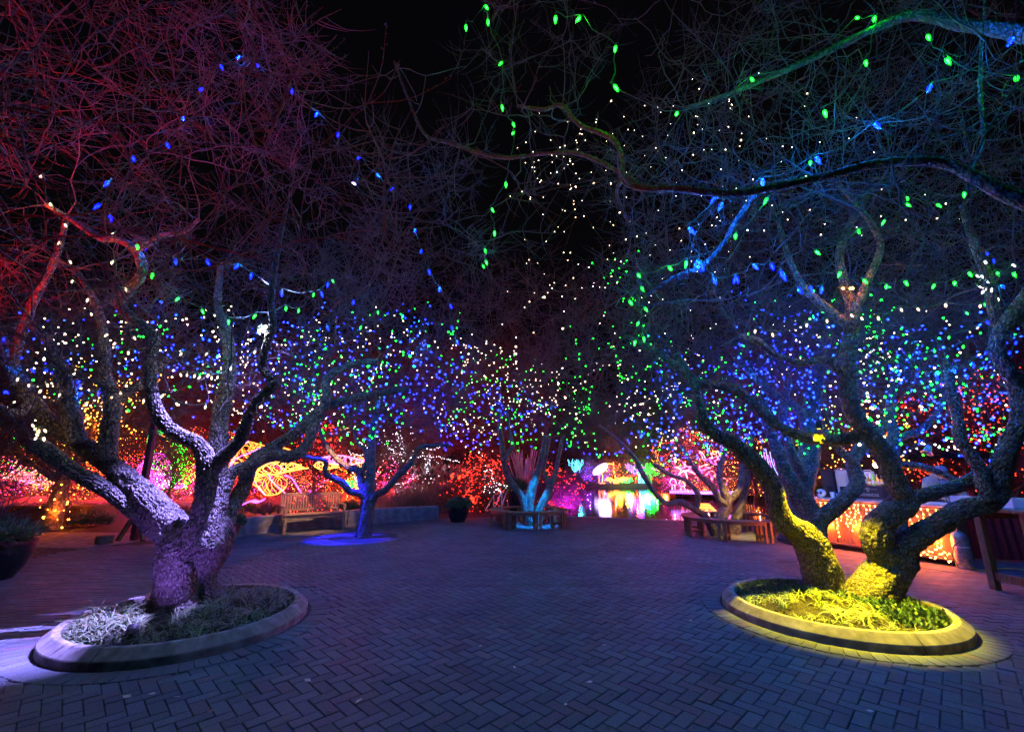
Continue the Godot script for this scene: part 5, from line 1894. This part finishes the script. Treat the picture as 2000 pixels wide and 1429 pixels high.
	for s in [-1.0, 1.0]:
		var c := Vector3(-0.16, 1.04, 0.38) if s < 0 else Vector3(0.20, 1.05, 0.42)
		var fw := Vector3(0.25 * -s, -0.15, 1).normalized()
		var sd := Vector3.UP.cross(fw).normalized()
		var up := fw.cross(sd)
		var hbn := [[c, c + fw * 0.07 + sd * 0.02, 0.024, 0.02], [c, c + fw * 0.07 - sd * 0.02, 0.024, 0.02]]
		for q in 4:
			var k0: Vector3 = c + fw * 0.075 + sd * (0.033 - 0.021 * q)
			var l: float = [0.055, 0.068, 0.072, 0.06][q]
			var k1 := k0 + fw * l * 0.5 - up * 0.012
			hbn.push_back([k0, k1, 0.0095, 0.009])
			hbn.push_back([k1, k1 + fw * l * 0.35 - up * l * 0.4, 0.009, 0.0075])
		var th: Vector3 = c + sd * -s * 0.025 + fw * 0.02
		hbn.push_back([th, th + fw * 0.03 + sd * -s * 0.03, 0.013, 0.011])
		hbn.push_back([th + fw * 0.03 + sd * -s * 0.03, th + fw * 0.062 + sd * -s * 0.03, 0.010, 0.008])
		part(nets(hbn, c - Vector3.ONE * 0.09, c + Vector3(0.12, 0.09, 0.22), 0.0055, 0.008), "hand", M.skin, t)

# ---------------------------------------------------------------- light sculptures
func outline(t: Node3D, m: Material, spec: String, d0: float, d1: float, r: float, called := "light_tube") -> void:
	var p := PackedVector3Array()
	var k := []
	var rows := spec.split(" ", false)
	for i in rows.size():
		var q := rows[i].split(",")
		var w := W(float(q[0]), float(q[1]), lerpf(d0, d1, float(i) / maxf(1, rows.size() - 1)))
		k.push_back(Vector4(w.x, w.y, w.z, 1))
	for c in curve(k, 0.12):
		p.push_back(v3(c) - t.position)
	var mb := MB.new()
	mb.wire(p, r, 5)
	part(mb, called, m, t)

# light tubes running between an upper and a lower edge, in two layers that bulge apart
func hatch(t: Node3D, m: Material, top: String, low: String, n: int, d: float, r: float, bulge: float) -> void:
	n = maxi(6, int(n * 0.45))
	var u := curve(knots(spec_r(top), d, d), 0.08)
	var w := curve(knots(spec_r(low), d, d), 0.08)
	var mb := MB.new()
	for layer in [-1.0, 1.0]:
		for k in range(0, n, 2 if layer < 0 else 1):
			var f := clampf((k + rf(-0.4, 0.4)) / (n - 1), 0, 1)
			var g := clampf(f + rf(-0.05, 0.05), 0, 1)
			var a := v3(u[int(f * (u.size() - 1))])
			var b := v3(w[int(g * (w.size() - 1))])
			var p := PackedVector3Array()
			for i in 7:
				var q := i / 6.0
				p.push_back(a.lerp(b, q) + Vector3(0, 0, layer * bulge * sin(q * PI)) + rdir() * 0.02 - t.position)
			mb.wire(p, r, 4)
		for e in [u, w]:
			var p := PackedVector3Array()
			for q in e:
				p.push_back(v3(q) + Vector3(0, 0, layer * 0.04) - t.position)
			mb.wire(p, r * 1.3, 4)
	part(mb, "light_tubes", m, t)
func spec_r(s: String) -> String:
	var out := ""
	for q in s.split(" ", false):
		out += q + ",1 "
	return out

func cage(t: Node3D, m: Material, tr: Transform3D, rings: int, spokes: int, r: float, jitter := 0.0) -> void:     # a body of bent light tubes
	var mb := MB.new()
	for i in range(1, rings):
		var a := PI * i / rings
		var p := PackedVector3Array()
		for j in 25:
			var b := TAU * j / 24
			p.push_back(tr * (Vector3(cos(a), sin(a) * cos(b), sin(a) * sin(b)) + rdir() * jitter))
		mb.wire(p, r, 4)
	for j in spokes:
		var b := TAU * j / spokes
		var p := PackedVector3Array()
		for i in 15:
			var a := PI * i / 14
			p.push_back(tr * (Vector3(cos(a), sin(a) * cos(b), sin(a) * sin(b)) + rdir() * jitter))
		mb.wire(p, r, 4)
	part(mb, "light_cage", m, t)

func displays() -> void:
	var t: Node3D
	var at: Vector3
	# grazing animal at far left
	var white_pink := glow(1.0, 0.40, 0.38, 2.4)
	at = W(60, 957, 26.0); at.y = 0
	t = thing("light_sculpture", "pink-white grazing animal of bent light tubes at far left", "light sculpture", at)
	hatch(t, white_pink, "16,932 24,921 40,917 50,924 64,922 76,914 90,915 104,917 106,929", "17,934 30,936 45,940 58,943 70,946 80,948 92,948 101,943 106,931", 40, 26.0, 0.014, 0.5)
	outline(t, white_pink, "58,924 72,917 84,910 90,908", 26.0, 26.2, 0.03)
	outline(t, white_pink, "28,920 36,923 45,922 47,918", 25.8, 25.6, 0.014)
	for x in [64, 70, 87, 92]:
		outline(t, M.yellow, "%d,944 %d,950 %d,957" % [x, x + 1, x - 1], 25.6 + (x % 3) * 0.3, 25.8, 0.03)
	omni(Vector3(0, 1.2, 1.4), Color(1, 0.4, 0.45), 5.0, 0.4, t)
	# magenta mound with green long neck
	at = W(308, 957, 23.0); at.y = 0
	t = thing("light_sculpture", "magenta mound of light tubes under a green long neck", "light sculpture", at)
	hatch(t, M.magenta, "268,948 273,918 284,896 300,886 318,887 329,905 336,930 346,950", "268,952 280,953 292,953 304,953 316,953 326,953 336,953 347,953", 26, 23.0, 0.014, 0.7)
	hatch(t, M.pink, "272,940 278,912 288,897 302,890 316,892 326,910 332,930 340,945", "275,952 285,925 295,930 306,925 315,930 322,925 330,940 342,952", 26, 22.8, 0.013, 0.6)
	for k in 9:
		outline(t, M.magenta, "%d,952 %d,938 %d,928 %d,938 %d,952" % [276 + k * 6, 280 + k * 6, 286 + k * 6, 290 + k * 6, 296 + k * 6], 22.3, 22.3, 0.014)
	hatch(t, M.greenline, "293,884 288,868 290,852 298,843 308,841 317,846", "301,884 296,868 297,856 303,849 310,848 318,851", 24, 22.8, 0.013, 0.15)
	outline(t, M.orange, "310,846 316,849 321,853", 22.7, 22.7, 0.02)
	omni(Vector3(0, 1.0, 1.6), Color(0.9, 0.25, 1.0), 7.0, 0.4, t)
	# ribbed giant
	at = W(485, 945, 19.0); at.y = 0
	t = thing("light_sculpture", "large ribbed animal of pink and amber light tubes behind the limbs", "light sculpture", at)
	hatch(t, M.orange, "447,930 451,908 460,889 472,873 484,863 500,866 520,872", "448,933 456,920 468,911 480,907 490,903 502,895 520,880", 30, 19.0, 0.012, 0.4)
	outline(t, M.magenta, "448,928 452,906 465,893 482,886 500,878 514,872", 18.6, 18.8, 0.02)
	outline(t, M.yellow, "448,926 460,904 476,906 490,902", 18.6, 18.7, 0.017)
	outline(t, M.pink, "446,932 450,905 460,887 473,871 485,861", 18.8, 18.9, 0.017)
	outline(t, M.orange, "536,880 548,874 562,877 578,884", 19.0, 19.2, 0.03)
	omni(Vector3(0, 1.4, 1.2), Color(1, 0.35, 0.35), 3.5, 0.4, t)
	at = W(545, 965, 17.0); at.y = 0
	t = thing("light_sculpture", "glowing amber rounded animal just behind the bench", "light sculpture", at)
	hatch(t, M.yellow, "496,936 504,918 518,908 534,903 554,900 574,905 592,913", "497,938 506,930 520,926 540,926 556,922 576,918 593,915", 34, 17.0, 0.013, 0.5)
	hatch(t, M.orange, "497,938 506,930 522,926 540,928 552,932", "505,950 518,966 534,966 546,962 558,950", 24, 16.9, 0.012, 0.4)
	outline(t, M.pink, "524,926 530,938 540,948 552,958 560,968", 16.4, 16.4, 0.017)
	outline(t, M.magenta, "556,928 570,934 578,946 588,962", 16.4, 16.5, 0.02)
	outline(t, M.pink, "497,940 506,954 518,966", 16.6, 16.6, 0.017)
	omni(Vector3(0, 1.0, 1.0), Color(1, 0.4, 0.12), 3.0, 0.4, t)
	at = W(668, 945, 18.0); at.y = 0
	t = thing("light_sculpture", "long tapering pink and amber tail of light tubes right of the bench", "light sculpture", at)
	hatch(t, M.pink, "622,896 640,891 662,889 690,894 712,900", "628,902 648,904 674,908 698,905 713,902", 30, 18.0, 0.014, 0.35)
	outline(t, M.orange, "672,909 692,905 708,904 713,898 700,893", 17.8, 17.8, 0.014)
	hatch(t, M.yellow, "618,904 630,902 645,906 660,908", "620,914 632,917 648,914 662,912", 18, 17.9, 0.013, 0.3)
	omni(Vector3(0, 1.6, 0.8), Color(1, 0.35, 0.4), 2.5, 0.3, t)
	# green sprig
	at = W(682, 985, 15.6); at.y = 0
	t = thing("light_sculpture", "green leafy sprig of light tubes behind the slim tree", "light sculpture", at)
	for k in 5:
		var x := 668 + k * 7
		outline(t, M.greenline, "682,958 %d,948 %d,938 %d,942 684,955" % [(x + 682) / 2, x, x + 4], 15.6, 15.5, 0.014)
	# magenta light on the lawn
	at = W(480, 1000, 14.4); at.y = 0.05
	t = thing("light_sculpture", "low magenta coils of light on the grass left of the bench", "light sculpture", at)
	for k in 4:
		outline(t, M.magenta, "%d,%d %d,%d %d,%d %d,%d" % [472 + k * 4, 986 - k * 2, 488 + k * 3, 979 - k, 500 + k * 3, 982 - k, 512 + k * 2, 976 - k], 14.2, 14.4, 0.014)
	omni(Vector3(0, 0.5, 0.4), Color(0.9, 0.3, 0.9), 0.8, 0.2, t)
	# a bank of lit shrubs along the far side of the lawn
	var tones := [["red", M.R, Color(1, 0.08, 0.05)], ["pink", M.P, Color(1, 0.12, 0.5)], ["amber", M.O, Color(1, 0.4, 0.1)]]
	var places := ["at the far left edge", "behind the grazing animal", "left of the magenta mound", "right of the magenta mound", "behind the ribbed animal", "behind the glowing rounded animal", "left of the long tail", "behind the long tail", "right of the slim blue-lit tree", "behind the plumed grasses"]
	for k in 10:
		var x := 10.0 + k * 84.0
		var p := W(x, 940, 27.0 if k % 2 else 24.0)
		var s := "shrub %s" % places[k]
		bush("lit %s" % s, Vector3(p.x, 0, p.z), 1.7, 1.9, 34)
		for q in 2:
			var o: Array = tones[(k + q) % 3]
			bush_lights("%s bulbs in the %s" % [o[0], s], o[1], Vector3(p.x, 0, p.z), 1.8, 2.3, 34, o[2], 6.5, 2, 2.3)
	# small trees and shrubs full of lights on the lawn
	lit_tree("small bare tree dotted with green and amber bulbs at far left", W(40, 950, 30.0), 4.6, 3.2, [["green", M.G, 40, GREEN], ["amber", M.O, 60, Color(1, 0.4, 0.1)], ["red", M.R, 26, Color(1, 0.1, 0.03)]])
	lit_tree("young tree wound with green bulbs in front of the magenta mound", W(332, 960, 20.0), 3.0, 1.0, [["green", M.G, 60, GREEN]])
	lit_tree("round tree full of red bulbs behind the magenta mound", W(205, 950, 34.0), 4.6, 3.0, [["red", M.R, 80, Color(1, 0.1, 0.03)], ["amber", M.O, 30, Color(1, 0.4, 0.1)]])
	lit_tree("red-bulbed tree behind the bench", W(612, 950, 21.0), 3.8, 1.1, [["red", M.R, 90, Color(1, 0.08, 0.03)]])
	lit_tree("tree with white-lit branches behind the plumed grass", W(775, 960, 19.0), 3.3, 2.2, [["white", M.C, 44, Color(0.9, 0.9, 1)]])
	lit_tree("shrub of red and amber bulbs between the animals", W(400, 950, 30.0), 4.4, 3.0, [["red", M.R, 60, Color(1, 0.08, 0.03)], ["amber", M.O, 40, Color(1, 0.4, 0.1)]])
	bush("red-lit shrub behind the bench back", Vector3(-5.8, 0, -13.3), 0.9, 0.95, 40)
	bush_lights("red bulbs in the shrub behind the bench back", M.R, Vector3(-5.8, 0, -13.3), 0.9, 0.85, 44, Color(1, 0.1, 0.03), 0.4, 2, 1.5)
	# line of white bulbs sweeping right over the grasses
	wander("white bulbs on the long bough above the plumed grass", M.C, [W(800, 893, 17), W(830, 889, 17), W(860, 892, 17), W(900, 902, 17)], 0.08, 0.02, Color(0.9, 0.9, 1), 0.15, 20, 1.4)
	# ---- across the pond
	at = W(1174, 950, 46.0); at.y = 0.05
	t = thing("light_sculpture", "white crane of lights on the far bank", "light sculpture", at)
	cage(t, M.swan, Transform3D(Basis(Vector3(0.72, 0.48, 0), Vector3(-0.2, 0.30, 0), Vector3(0, 0, 0.35)), Vector3(0.0, 1.45, 0)), 12, 10, 0.024, 0.05)
	var cm := MB.new()
	cm.wire(PackedVector3Array([Vector3(0.5, 1.75, 0), Vector3(0.85, 2.0, 0), Vector3(1.3, 1.95, 0)]), 0.06, 6)
	part(cm, "light_neck", M.orange, t)
	for x in [-0.25, 0.1]:
		var mb := MB.new()
		mb.wire(PackedVector3Array([Vector3(x, 1.2, 0), Vector3(x + 0.12, 0.7, 0), Vector3(x + 0.02, 0.05, 0), Vector3(x + 0.3, 0.05, 0.1)]), 0.05, 5)
		part(mb, "light_leg", M.orange, t)
	omni(Vector3(0, 1.6, 1.5), Color(0.6, 0.45, 1), 9.0, 0.6, t)
	far_glow("yellow leafy plants of light right of the white crane", 1203, 933, 46.5, M.yellow, 0, Color(1, 0.6, 0.1))
	far_glow("red arching stem of light on the far bank", 1228, 930, 47.0, M.red, 1, Color(1, 0.15, 0.1))
	far_glow("green low plant of light at the far waterline", 1222, 944, 46.4, M.greenline, 2, Color(0.1, 1, 0.3))
	far_glow("turquoise star of light high above the far bank", 1126, 906, 48.0, M.cyan, 2, Color(0.2, 0.8, 1))
	far_glow("tall pale blue fall of light at the far waterline", 1256, 948, 46.2, M.cyan, 3, Color(0.3, 0.7, 1))
	far_glow("violet blossom of light above the far bank", 1240, 912, 46.8, M.violet, 2, Color(0.5, 0.2, 1))
	far_glow("green stalks of light beside the pale blue fall", 1264, 928, 46.6, M.greenline, 3, Color(0.1, 1, 0.3))
	far_glow("red low plants of light left of the green stalks", 1290, 938, 46.6, M.red, 0, Color(1, 0.2, 0.1))
	for k in 4:
		at = W([1160, 1195, 1228, 1262][k], 930, [48.5, 49.0, 48.6, 48.2][k])
		bush(["pale bare shrub just behind the white crane", "bare shrub behind the yellow plants of light", "bare shrub behind the red arching stem", "bare shrub behind the pale blue fall of light"][k], Vector3(at.x, 0.0, at.z), 2.4, 3.0, 70)
		bush_lights("%s bulbs low across the pond, %s" % [["violet", "amber", "red", "green"][k], ["behind the white crane", "behind the yellow plants", "behind the red stem", "behind the pale blue fall"][k]], [M.violet, M.O, M.R, M.G][k], Vector3(at.x, 0.0, at.z + 0.8), 2.2, 2.2, 40, [Color(0.5, 0.2, 1), Color(1, 0.4, 0.1), Color(1, 0.1, 0.1), Color(0.1, 1, 0.2)][k], 8.0, 2, 4.0)
	for k in 4:
		at = W([1305, 1350, 1400, 1450][k], 930, [29.5, 29.0, 28.5, 28.0][k])
		bush(["magenta-lit reeds left of the wading birds", "magenta-lit reeds behind the leftmost flying bird", "magenta-lit reeds behind the highest bird", "magenta-lit reeds right of the birds"][k], Vector3(at.x, 0.0, at.z), 1.8, 2.2, 60)
		bush_lights("%s bulbs in the reeds %s" % [["pink", "amber", "pink", "amber"][k], ["left of the wading birds", "behind the leftmost flying bird", "behind the highest bird", "right of the birds"][k]], [M.P, M.O, M.P, M.O][k], Vector3(at.x, 0.0, at.z + 0.3), 1.8, 2.4, 34, [Color(1, 0.2, 0.7), Color(1, 0.4, 0.1), Color(1, 0.2, 0.7), Color(1, 0.4, 0.1)][k], 6.0, 2, 2.4)
	# pink birds in outline
	var birds := [
		["leftmost flying bird outlined in pink light above the far bank", ["1319,912 1330,917 1326,927 1336,920 1343,934 1340,920 1350,922 1358,926 1346,914 1357,910 1342,911 1334,902 1337,913 1319,912", "1322,913 1334,919 1346,917"], 1338],
		["highest flying bird outlined in pink light", ["1385,895 1392,892 1388,884 1398,887 1402,880 1406,888 1414,893 1404,897 1396,900 1400,907 1392,905 1388,899 1385,895", "1390,896 1398,892 1407,890"], 1398],
		["small diving bird outlined in pink light left of the highest one", ["1366,881 1372,884 1377,893 1379,899 1373,897 1371,889 1366,881"], 1373],
		["small bird outlined in pink light below the highest one", ["1366,913 1372,910 1384,905 1378,911 1388,914 1376,916 1370,919 1366,913"], 1377],
		["bird outlined in pink and amber light nearest the stems", ["1378,928 1384,922 1390,919 1396,923 1401,934 1394,928 1391,938 1388,926 1382,926 1378,928"], 1390],
		["rightmost bird outlined in pink light", ["1410,932 1420,935 1432,934 1421,938 1419,947 1414,940 1410,932"], 1420],
		["wading bird outlined in pink light at the bank, left of a pair", ["1308,942 1313,934 1319,937 1321,946 1312,946 1308,942", "1313,946 1313,956", "1318,946 1319,956"], 1314],
		["wading bird outlined in pink light at the bank, right of a pair", ["1326,944 1331,937 1336,944 1339,948 1330,949 1326,944", "1331,949 1330,957", "1336,948 1338,957"], 1332]]
	for b in birds:
		at = W(b[2], 925, 27.0)
		t = thing("light_sculpture", b[0], "light sculpture", Vector3(at.x, 0, at.z), 0.0, "birds outlined in pink light")
		for o in b[1].size():
			for s in 2:
				outline(t, [M.pink, glow(1, 0.30, 0.20, 4.0)][(o + s) % 2], b[1][o], 27.0 - 0.35 * s, 26.8 + 0.3 * s, 0.02)
		var ps := MB.new()
		ps.wire(PackedVector3Array([Vector3(0, 1.6, 0.1), Vector3(0, 0, 0.1)]), 0.02, 5)
		part(ps, "stand", M.iron, t)
		omni(Vector3(0, 1.4, 0.9), Color(1, 0.2, 0.6), 5.0, 0.2, t)
	# streaming rope lights along the right bank
	at = W(1370, 963, 26.0); at.y = 0
	t = thing("rope_lights", "band of pale blue and violet rope lights along the right bank", "rope lights", at)
	for k in 4:
		outline(t, M.rope if k % 3 else M.violet, "1308,%f 1340,%f 1375,%f 1405,%f 1434,%f" % [958.0 + k * 1.6, 957.0 + k * 2.1, 960.0 + k * 1.5, 958.0 + k * 2.2, 960.0 + k * 1.7], 26.2 - k * 0.12, 24.6 - k * 0.1, 0.016)
	omni(Vector3(0, 0.7, 0.8), Color(0.6, 0.45, 1), 4.0, 0.4, t)
	# lily floating near the plaza
	at = G(1391, 1002, -0.3)
	t = thing("light_sculpture", "oval amber-striped float of light on the pond", "light sculpture", Vector3(at.x, -0.3, at.z - 0.8))
	for k in 6:
		var mb := MB.new()
		var p := PackedVector3Array()
		for i in 25:
			var a := TAU * i / 24
			p.push_back(Vector3(cos(a) * (0.52 - k * 0.05), 0.05 + k * 0.055, sin(a) * (0.40 - k * 0.05)))
		mb.wire(p, 0.009, 5)
		part(mb, "light_ring", M.orange if k % 2 else M.yellow, t)
	# violet light strands behind the thick grey-green trunk
	t = thing("light_curtain", "violet strands of light falling behind the grey-green trunk", "string lights", W(1500, 880, 13.0))
	for k in 9:
		outline(t, M.violet if k % 2 else M.rope, "%d,%d %d,%d %d,%d" % [1488 + k * 4, 888 - (k % 3) * 6, 1493 + k * 4, 905, 1500 + k * 5, 928 + (k % 4) * 5], 13.0, 13.2, 0.012)
	lit_tree("tree full of red bulbs behind the draped table", W(1960, 940, 11.5), 4.2, 2.2, [["red", M.R, 60, Color(1, 0.06, 0.05)]], 1.6)
	lit_tree("tree full of red bulbs behind the person", W(1860, 940, 13.5), 4.0, 2.0, [["red", M.R, 50, Color(1, 0.06, 0.05)]], 1.6)
	lit_tree("shrub dotted with amber bulbs across the pond's right bank", W(1470, 930, 19.0), 3.0, 1.6, [["amber", M.O, 44, Color(1, 0.45, 0.1)]])
	lit_tree("shrub of amber and red bulbs behind the pink birds", W(1385, 925, 31.0), 4.6, 4.0, [["amber", M.O, 34, Color(1, 0.4, 0.1)], ["red", M.R, 26, Color(1, 0.1, 0.1)]])
	lit_tree("dark tree trimmed with amber strings behind the dispensers", W(1650, 880, 12.5), 3.6, 1.6, [["amber", M.O, 36, Color(1, 0.45, 0.1)]])
	wander("blue bulbs in a level line across the far side of the pond", M.B, [W(1140, 884, 30), W(1165, 886, 30), W(1190, 887, 30), W(1215, 884, 30), W(1240, 880, 30)], 0.36, 0.01, BLUE, 0.0, 40, 3.0)

func lit_tree(label: String, p: Vector3, h: float, r: float, sets: Array, power := 1.0) -> void:
	var at := Vector3(p.x, 0, p.z)
	far_tree(label, at, h, r, 34, M.twig)
	for s in sets:
		var pts := []
		for k in s[2]:
			var d := rdir()
			pts.push_back(at + Vector3(d.x * r, h * 0.58 + d.y * h * 0.42, d.z * r))
		pts.sort_custom(func(a, b): return a.x + 0.7 * sin(a.y * 3.0) < b.x + 0.7 * sin(b.y * 3.0))
		wander("%s bulbs on the %s" % [s[0], label], s[1], pts, 0.26, 0.04, s[3], 0.9 * power, int(s[2] * 2.2), 1.4)

func far_glow(label: String, x: float, y: float, d: float, m: Material, style: int, c: Color) -> void:
	var p := W(x, y, d)
	var t := thing("light_sculpture", label, "light sculpture", Vector3(p.x, 0.05, p.z))
	var h := maxf(p.y, 0.6)
	for k in 13:
		var mb := MB.new()
		var q := PackedVector3Array()
		var o := Vector3(rf(-0.9, 0.9), 0, rf(-0.5, 0.5))
		if style == 0:                                     # leafy plant: a stalk that ends in a bent leaf
			var s := signf(o.x + 0.01)
			q = PackedVector3Array([o * 0.3, o * 0.5 + Vector3(0, h * rf(0.3, 0.6), 0), o + Vector3(0.2 * s, h * rf(0.6, 1.1), 0), o + Vector3(0.55 * s, h * rf(0.4, 0.8), 0.1)])
		elif style == 1:                                   # arching stem
			for i in 12:
				var f := i / 11.0
				q.push_back(Vector3(-1.3 + f * 2.9, h * (0.25 + 0.85 * sin(f * 1.9)), 0) + rdir() * 0.10)
		elif style == 2:                                   # tangled tuft
			for i in 6:
				q.push_back(Vector3(o.x * (0.3 + i * 0.14), h * (0.75 + 0.10 * i) - 0.25, o.z) + rdir() * 0.22)
		else:                                              # hanging stalks
			q = PackedVector3Array([Vector3(o.x * 0.5, 0.05, o.z), Vector3(o.x * 0.4, h * rf(0.6, 0.9), o.z) + rdir() * 0.06, Vector3(o.x * 0.3, h * rf(1.1, 1.7), o.z)])
		mb.wire(q, 0.026, 4)
		part(mb, "light_tube", m, t)
	omni(Vector3(0, h, 1.2), c, 3.5, 0.3, t)

func backdrop() -> void:
	var k := 0
	for p in [[-60, 36.0, 10.0], [150, 38.0, 10.5], [330, 40.0, 11.0], [520, 37.0, 10.5], [700, 38.0, 11.0], [860, 36.0, 10.5], [985, 35.0, 10.0], [1500, 34.0, 10.5], [1720, 22.0, 8.0], [1890, 21.0, 8.0], [2080, 20.0, 8.0]]:
		var at := W(p[0], 930, p[1])
		at.y = 0
		far_tree(["tall dark bare tree at the far left edge", "tall bare tree behind the grazing animal", "tall bare tree behind the magenta mound", "tall bare tree behind the ribbed animal", "tall bare tree behind the slim blue-lit tree", "tall bare tree behind the plumed grass", "tall bare tree behind the red hedge", "tall bare tree right of the pond", "tall bare tree behind the dispensers", "tall bare tree behind the person", "tall bare tree at the far right edge"][k], at, p[2], 3.2, 90, M.twig)
		k += 1
	var names := ["dark willow hanging over the far bank behind the crane", "dark far tree left of the willow", "dark far tree behind the pale blue fall", "dark far tree behind the pink birds", "dark far tree at the right of the pond"]
	k = 0
	for p in [[1215, 52.0, 9.0], [1150, 54.0, 9.0], [1285, 53.0, 10.0], [1360, 50.0, 10.0], [1450, 46.0, 10.0]]:
		var at := W(p[0], 940, p[1])
		at.y = 0
		far_tree(names[k], at, p[2], 4.0, 70, M.twig)
		k += 1
	for q in [[-14, 0.4, -20.0, Color(1, 0.16, 0.08), 40.0, "red floodlight on the lawn under the tall trees at left", M.lens_red], [-5, 0.4, -20.5, Color(1, 0.18, 0.12), 40.0, "red floodlight on the lawn under the tall trees behind the bench", M.lens_red], [-0.5, 0.4, -19.6, Color(1, 0.06, 0.10), 34.0, "red floodlight behind the red hedge", M.lens_red]]:
		ground_flood(q[5], Vector3(q[0], q[1], q[2]), Vector3(q[0] + 0.5, 4.0, q[2] - 3.0), q[6], q[3], q[4], 72.0)

func leaves_on_ground() -> void:
	var m := MB.new()
	var s := 0.035
	m.face([Vector3(-s, 0.002, 0), Vector3(-s * 0.2, 0.008, s * 0.5), Vector3(s, 0.004, s * 0.1), Vector3(s * 0.1, 0.001, -s * 0.45)], Vector3.UP)
	var leaf := m.commit()
	var pale := mat(lin(0.55, 0.45, 0.35), 0.8)
	var brown := mat(lin(0.22, 0.11, 0.06), 0.8)
	for p in [[1005, 1304], [938, 1262], [1060, 1287], [1152, 1333], [890, 1178], [985, 1220], [1105, 1377], [412, 1390], [440, 1275], [246, 1362], [345, 1362], [296, 1356], [1025, 1409], [1155, 1290], [1090, 1225], [600, 1330], [1350, 1350], [1700, 1390], [1845, 1280], [1650, 1252], [1350, 1212], [920, 1155], [815, 1150], [700, 1370], [560, 1405], [1240, 1190], [1180, 1260]]:
		var g := G(p[0], p[1])
		var o := part(leaf, "fallen_leaf", pale if rng.randf() < 0.6 else brown)
		o.transform = Transform3D(Basis(Vector3.UP, rf(0, TAU)) * Basis.from_scale(Vector3.ONE * rf(0.6, 1.2)), Vector3(g.x, 0.004, g.z))
		tag(o, "small dry fallen leaf lying on the brick paving", "leaf", "fallen leaves on the paving")

# ---------------------------------------------------------------- everything
func _ready() -> void:
	var cam := Camera3D.new()
	cam.name = "camera"
	cam.position = EYE
	cam.rotation.x = TILT
	cam.fov = rad_to_deg(2.0 * atan(714.5 / FOC))
	cam.near = 0.05
	cam.far = 500.0
	add_child(cam)
	cam.current = true
	var we := WorldEnvironment.new()
	we.name = "environment"
	var env := Environment.new()
	env.background_mode = Environment.BG_SKY
	var sky := Sky.new()
	var sm := ProceduralSkyMaterial.new()
	sm.sky_top_color = lin(0.0010, 0.0009, 0.0014)
	sm.sky_horizon_color = lin(0.0022, 0.0014, 0.0018)
	sm.ground_bottom_color = lin(0.0006, 0.0005, 0.0005)
	sm.ground_horizon_color = lin(0.0022, 0.0014, 0.0018)
	sky.sky_material = sm
	env.sky = sky
	env.tonemap_mode = Environment.TONE_MAPPER_LINEAR
	env.tonemap_exposure = 1.5
	env.sdfgi_enabled = true
	env.ssao_enabled = true
	env.ssil_enabled = true
	we.environment = env
	add_child(we)
	rng.seed = 20241
	bark_noise.noise_type = FastNoiseLite.TYPE_CELLULAR
	bark_noise.cellular_return_type = FastNoiseLite.RETURN_DISTANCE2_SUB
	bark_noise.frequency = 1.0
	bark_noise.fractal_type = FastNoiseLite.FRACTAL_NONE
	bark_noise.seed = 3
	lump_noise.frequency = 1.0
	lump_noise.fractal_octaves = 2
	lump_noise.seed = 5
	make_materials()
	make_sprays()
	make_bulbs()
	# the floodlights at the feet of the trees
	tree_lamp("violet-white downlight hung in the left crown", BEAM[0], BEAM[1], M.lens_violet, Color(0.56, 0.52, 1.0), 330.0, 11.0, 0.7)
	ground_flood("small violet floodlight in the grass at the foot of the gnarled trunk", G(262, 1226, 0.16), Vector3(-3.6, 0.75, -5.2), M.lens_violet, Color(0.55, 0.38, 1.0), 1.3, 36, 0.8)
	tree_lamp("yellow downlight hung in front of the level limb of the two-stemmed tree", W(1600, 838, 5.3), Vector3(3.56, 0.25, -5.22), M.lens_yellow, Color(0.94, 0.86, 0.0), 44.0, 33, 0.6)
	tree_lamp("warm white downlight in the slim tree's crown aimed at the slatted bench", Vector3(-3.75, 2.7, -10.05), Vector3(-5.12, 0.5, -11.8), M.W, Color(1.0, 0.72, 0.48), 16.0, 21.0, 0.7)
	tree_lamp("blue downlight hung left of the slim tree", Vector3(-4.75, 3.3, -10.1), Vector3(-3.75, 0.0, -10.55), M.lens_blue, Color(0.14, 0.12, 1.0), 170.0, 17.0, 0.6)
	tree_lamp("turquoise downlight in the crown above the middle round bench", W(1047, 864, 12.1), Vector3(0.65, 0.0, -12.9), M.lens_cyan, Color(0.03, 0.55, 1.0), 32.0, 19.0, 0.6)
	tree_lamp("yellow downlight in the crown above the right round bench", W(1450, 850, 10.2), Vector3(5.4, 0.0, -11.0), M.lens_yellow, Color(1.0, 0.82, 0.04), 12.0, 20.0, 0.6)
	ground_flood("red floodlight on the ground beyond the left edge aimed up into the crown", Vector3(-6.6, 0.3, -2.0), Vector3(-4.9, 6.0, -3.9), M.lens_red, Color(1.0, 0.04, 0.06), 100.0, 29, 0.9)
	ground_flood("red floodlight on the near paving aimed up into the overhanging twigs", Vector3(-2.6, 0.2, 1.2), Vector3(-0.6, 5.0, -3.4), M.lens_red, Color(1.0, 0.10, 0.05), 9.0, 24, 0.9)
	setting()
	tree_ring(RING1, "pale concrete ring with sloping rim round the violet-lit gnarled tree")
	tree_ring(RING2, "pale concrete ring with sloping rim round the yellow-lit tree")
	near_trees()
	mid_trees()
	orange_tree()
	backdrop()
	ring_planting()
	left_side()
	round_bench("round slatted bench encircling the turquoise-lit tree", BENCH4, 1.12, 0.2)
	round_bench("round slatted bench encircling the spreading yellow-lit tree by the pond", BENCH5, 1.22, 0.1)
	bar()
	displays()
	strings()
	leaves_on_ground()
